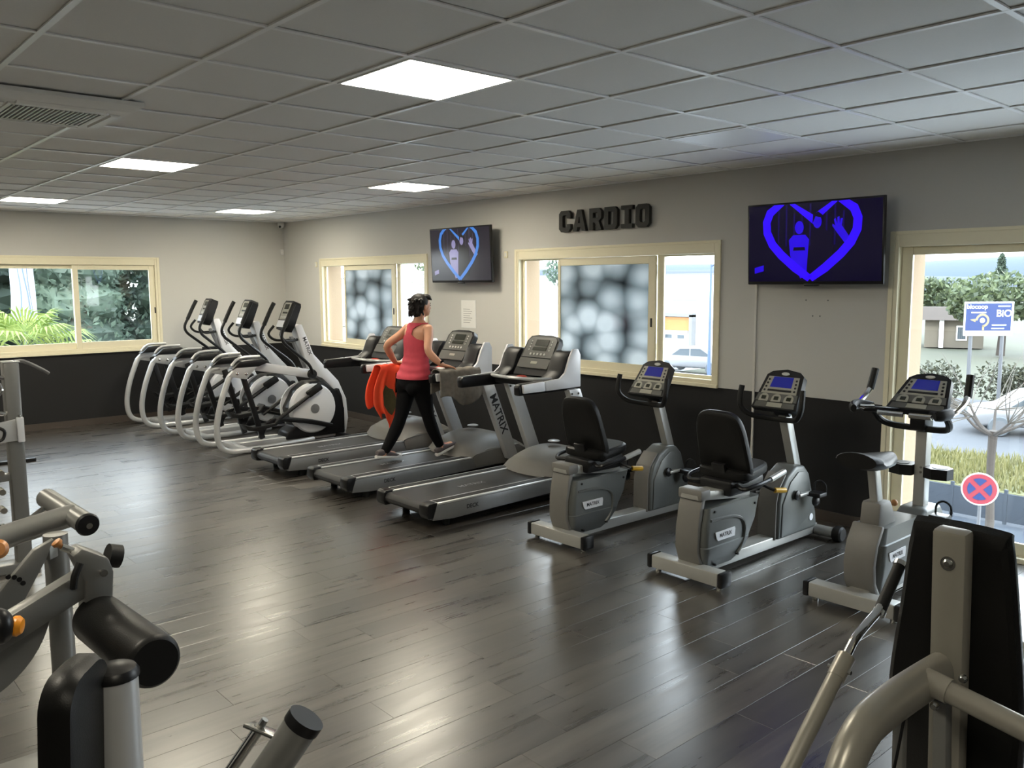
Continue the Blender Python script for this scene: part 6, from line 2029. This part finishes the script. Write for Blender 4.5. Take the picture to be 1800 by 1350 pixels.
# ------------------------------------------------------------------ tilted plate-holder post at the bottom edge
pp = thing('weight_post', 'tilted grey tube with black end cap and chrome rod at the bottom edge', 'weight machine', (10.15, -5.35, 0))
O3 = Vector((-10.15, 5.35, 0))
N = lambda: G(O3)
A0, A1 = Vector((10.00, -5.27, 0.42)), Vector((10.10, -5.10, 0.70))
ad = (A1 - A0).normalized()
N().tube([(10.02, -5.40, 0.05), (9.96, -5.34, 0.30), A0, A1], 0.047, 20, 3).obj('tube', 'gym_steel', pp)
N().tube([A1, A1 + ad * 0.028], 0.050, 22).obj('end_cap', 'black_plastic', pp)
sd_ = Vector((-0.62, -0.35, 0.1)).normalized()
B1 = A1 - ad * 0.035 + sd_ * 0.100
rod = N().tube([B1 - ad * 0.55, B1], 0.016, 12).obj('chrome_rod', 'chrome', pp)
N().slab(A1 - ad * 0.045 + sd_ * 0.02, A1 - ad * 0.040 + sd_ * 0.135, 0.05, 0.010, ad, 0.002).obj('rod_plate', 'steel_bolt', pp)
N().cyl(B1, B1 + ad * 0.022, 0.010, 8).obj('nut', 'steel_bolt', pp)
N().box(9.85, 10.2, -5.5, -5.3, 0.0, 0.05, 0.01).obj('base_plate', 'gym_steel', pp)
for q in (0, 1):
    N().lathe([(0.010, 0), (0.010, 0.012), (0.006, 0.02), (0, 0.02)], (10.16 + 0.03 * q, -5.02 - 0.03 * q, 0.545), (0.1, 0, 1), 8).obj('bolt', 'steel_bolt', pp)
N().slab((10.10, -5.02, 0.53), (10.22, -5.12, 0.53), 0.05, 0.03, (0, 0, 1), 0.004).obj('bracket', 'gym_steel', pp)
N().slab((10.16, -5.07, 0.515), (10.08, -5.33, 0.05), 0.05, 0.04, (0, 1, 0), 0.004).obj('bracket_leg', 'gym_steel', pp)

# ------------------------------------------------------------------ station at the far left: upright with hooks
st_ = thing('cable_station', 'grey upright of a weight station at the left edge, under the window', 'weight machine', (5.87, -4.88, 0))
O4 = Vector((-5.87, 4.88, 0))
N = lambda: G(O4)
N().box(5.82, 5.92, -4.93, -4.84, 0.02, 1.36, 0.014).obj('upright', 'gym_steel', st_)
N().box(5.815, 5.925, -4.935, -4.835, 1.355, 1.365, 0.004).obj('top_cap', 'silver_paint', st_)
N().tube([(5.87, -4.86, 1.36), (5.85, -4.80, 1.355), (5.80, -4.70, 1.30), (5.76, -4.64, 1.26)], 0.012, 8, 3).obj('curved_handle', 'gym_steel', st_)
br = N().prism([(-5.20, 0.84), (-4.87, 0.86), (-4.87, 1.0), (-5.20, 0.95)], 5.925, 5.94, 'x', 0.003).obj('carriage_plate', 'silver_paint', st_)
N().tube([(5.942, -5.0, 0.96), (5.942, -4.955, 0.93), (5.942, -4.965, 0.88), (5.942, -5.0, 0.865)], 0.010, 8, 4).obj('slot', 'black_plastic', br)
N().box(5.935, 5.965, -4.885, -4.845, 0.85, 1.01, 0.006).obj('carriage_clamp', 'white_silver', st_)
N().cyl((5.95, -4.865, 1.01), (5.95, -4.865, 1.025), 0.012, 10).obj('bolt', 'steel_bolt', st_)
for zz in (1.26, 1.03):
    N().tube([(5.90, -4.93, zz), (5.92, -4.98, zz + 0.01), (5.93, -5.06, zz)], 0.014, 8, 2).obj('hook', 'chrome', st_)
N().tube([(5.93, -4.96, 1.23), (5.94, -4.95, 1.19), (5.94, -4.97, 1.16)], 0.011, 8, 2).obj('hook', 'chrome', st_)
for k in range(4):
    N().cyl((5.86, -4.99, 0.30 + 0.12 * k), (5.95, -4.99, 0.30 + 0.12 * k), 0.02, 10).obj('peg', 'chrome', st_)
N().box(5.80, 5.94, -5.7, -4.80, 0.0, 0.06, 0.01).obj('base_beam', 'gym_steel', st_)
N().box(5.82, 5.92, -5.60, -5.50, 0.06, 2.1, 0.014).obj('upright', 'gym_steel', st_)
N().slab((5.87, -4.88, 0.62), (5.87, -5.55, 0.62), 0.05, 0.05, (0, 0, 1), 0.006).obj('crossbar', 'gym_steel', st_)
fl = thing('floor_stand', 'low black stand foot on the floor behind the grey upright', 'stand', (2.05, -4.25, 0))
G().box(-0.05, 0.05, -0.35, 0.28, 0.0, 0.035, 0.008).obj('foot_bar', 'black_plastic', fl)
G().box(-0.35, 0.05, -0.40, -0.33, 0.0, 0.05, 0.008).obj('cross_bar', 'black_plastic', fl)
G().cyl((-0.02, -0.30, 0.035), (-0.02, -0.30, 0.75), 0.025, 12).obj('post', 'gym_steel', fl)
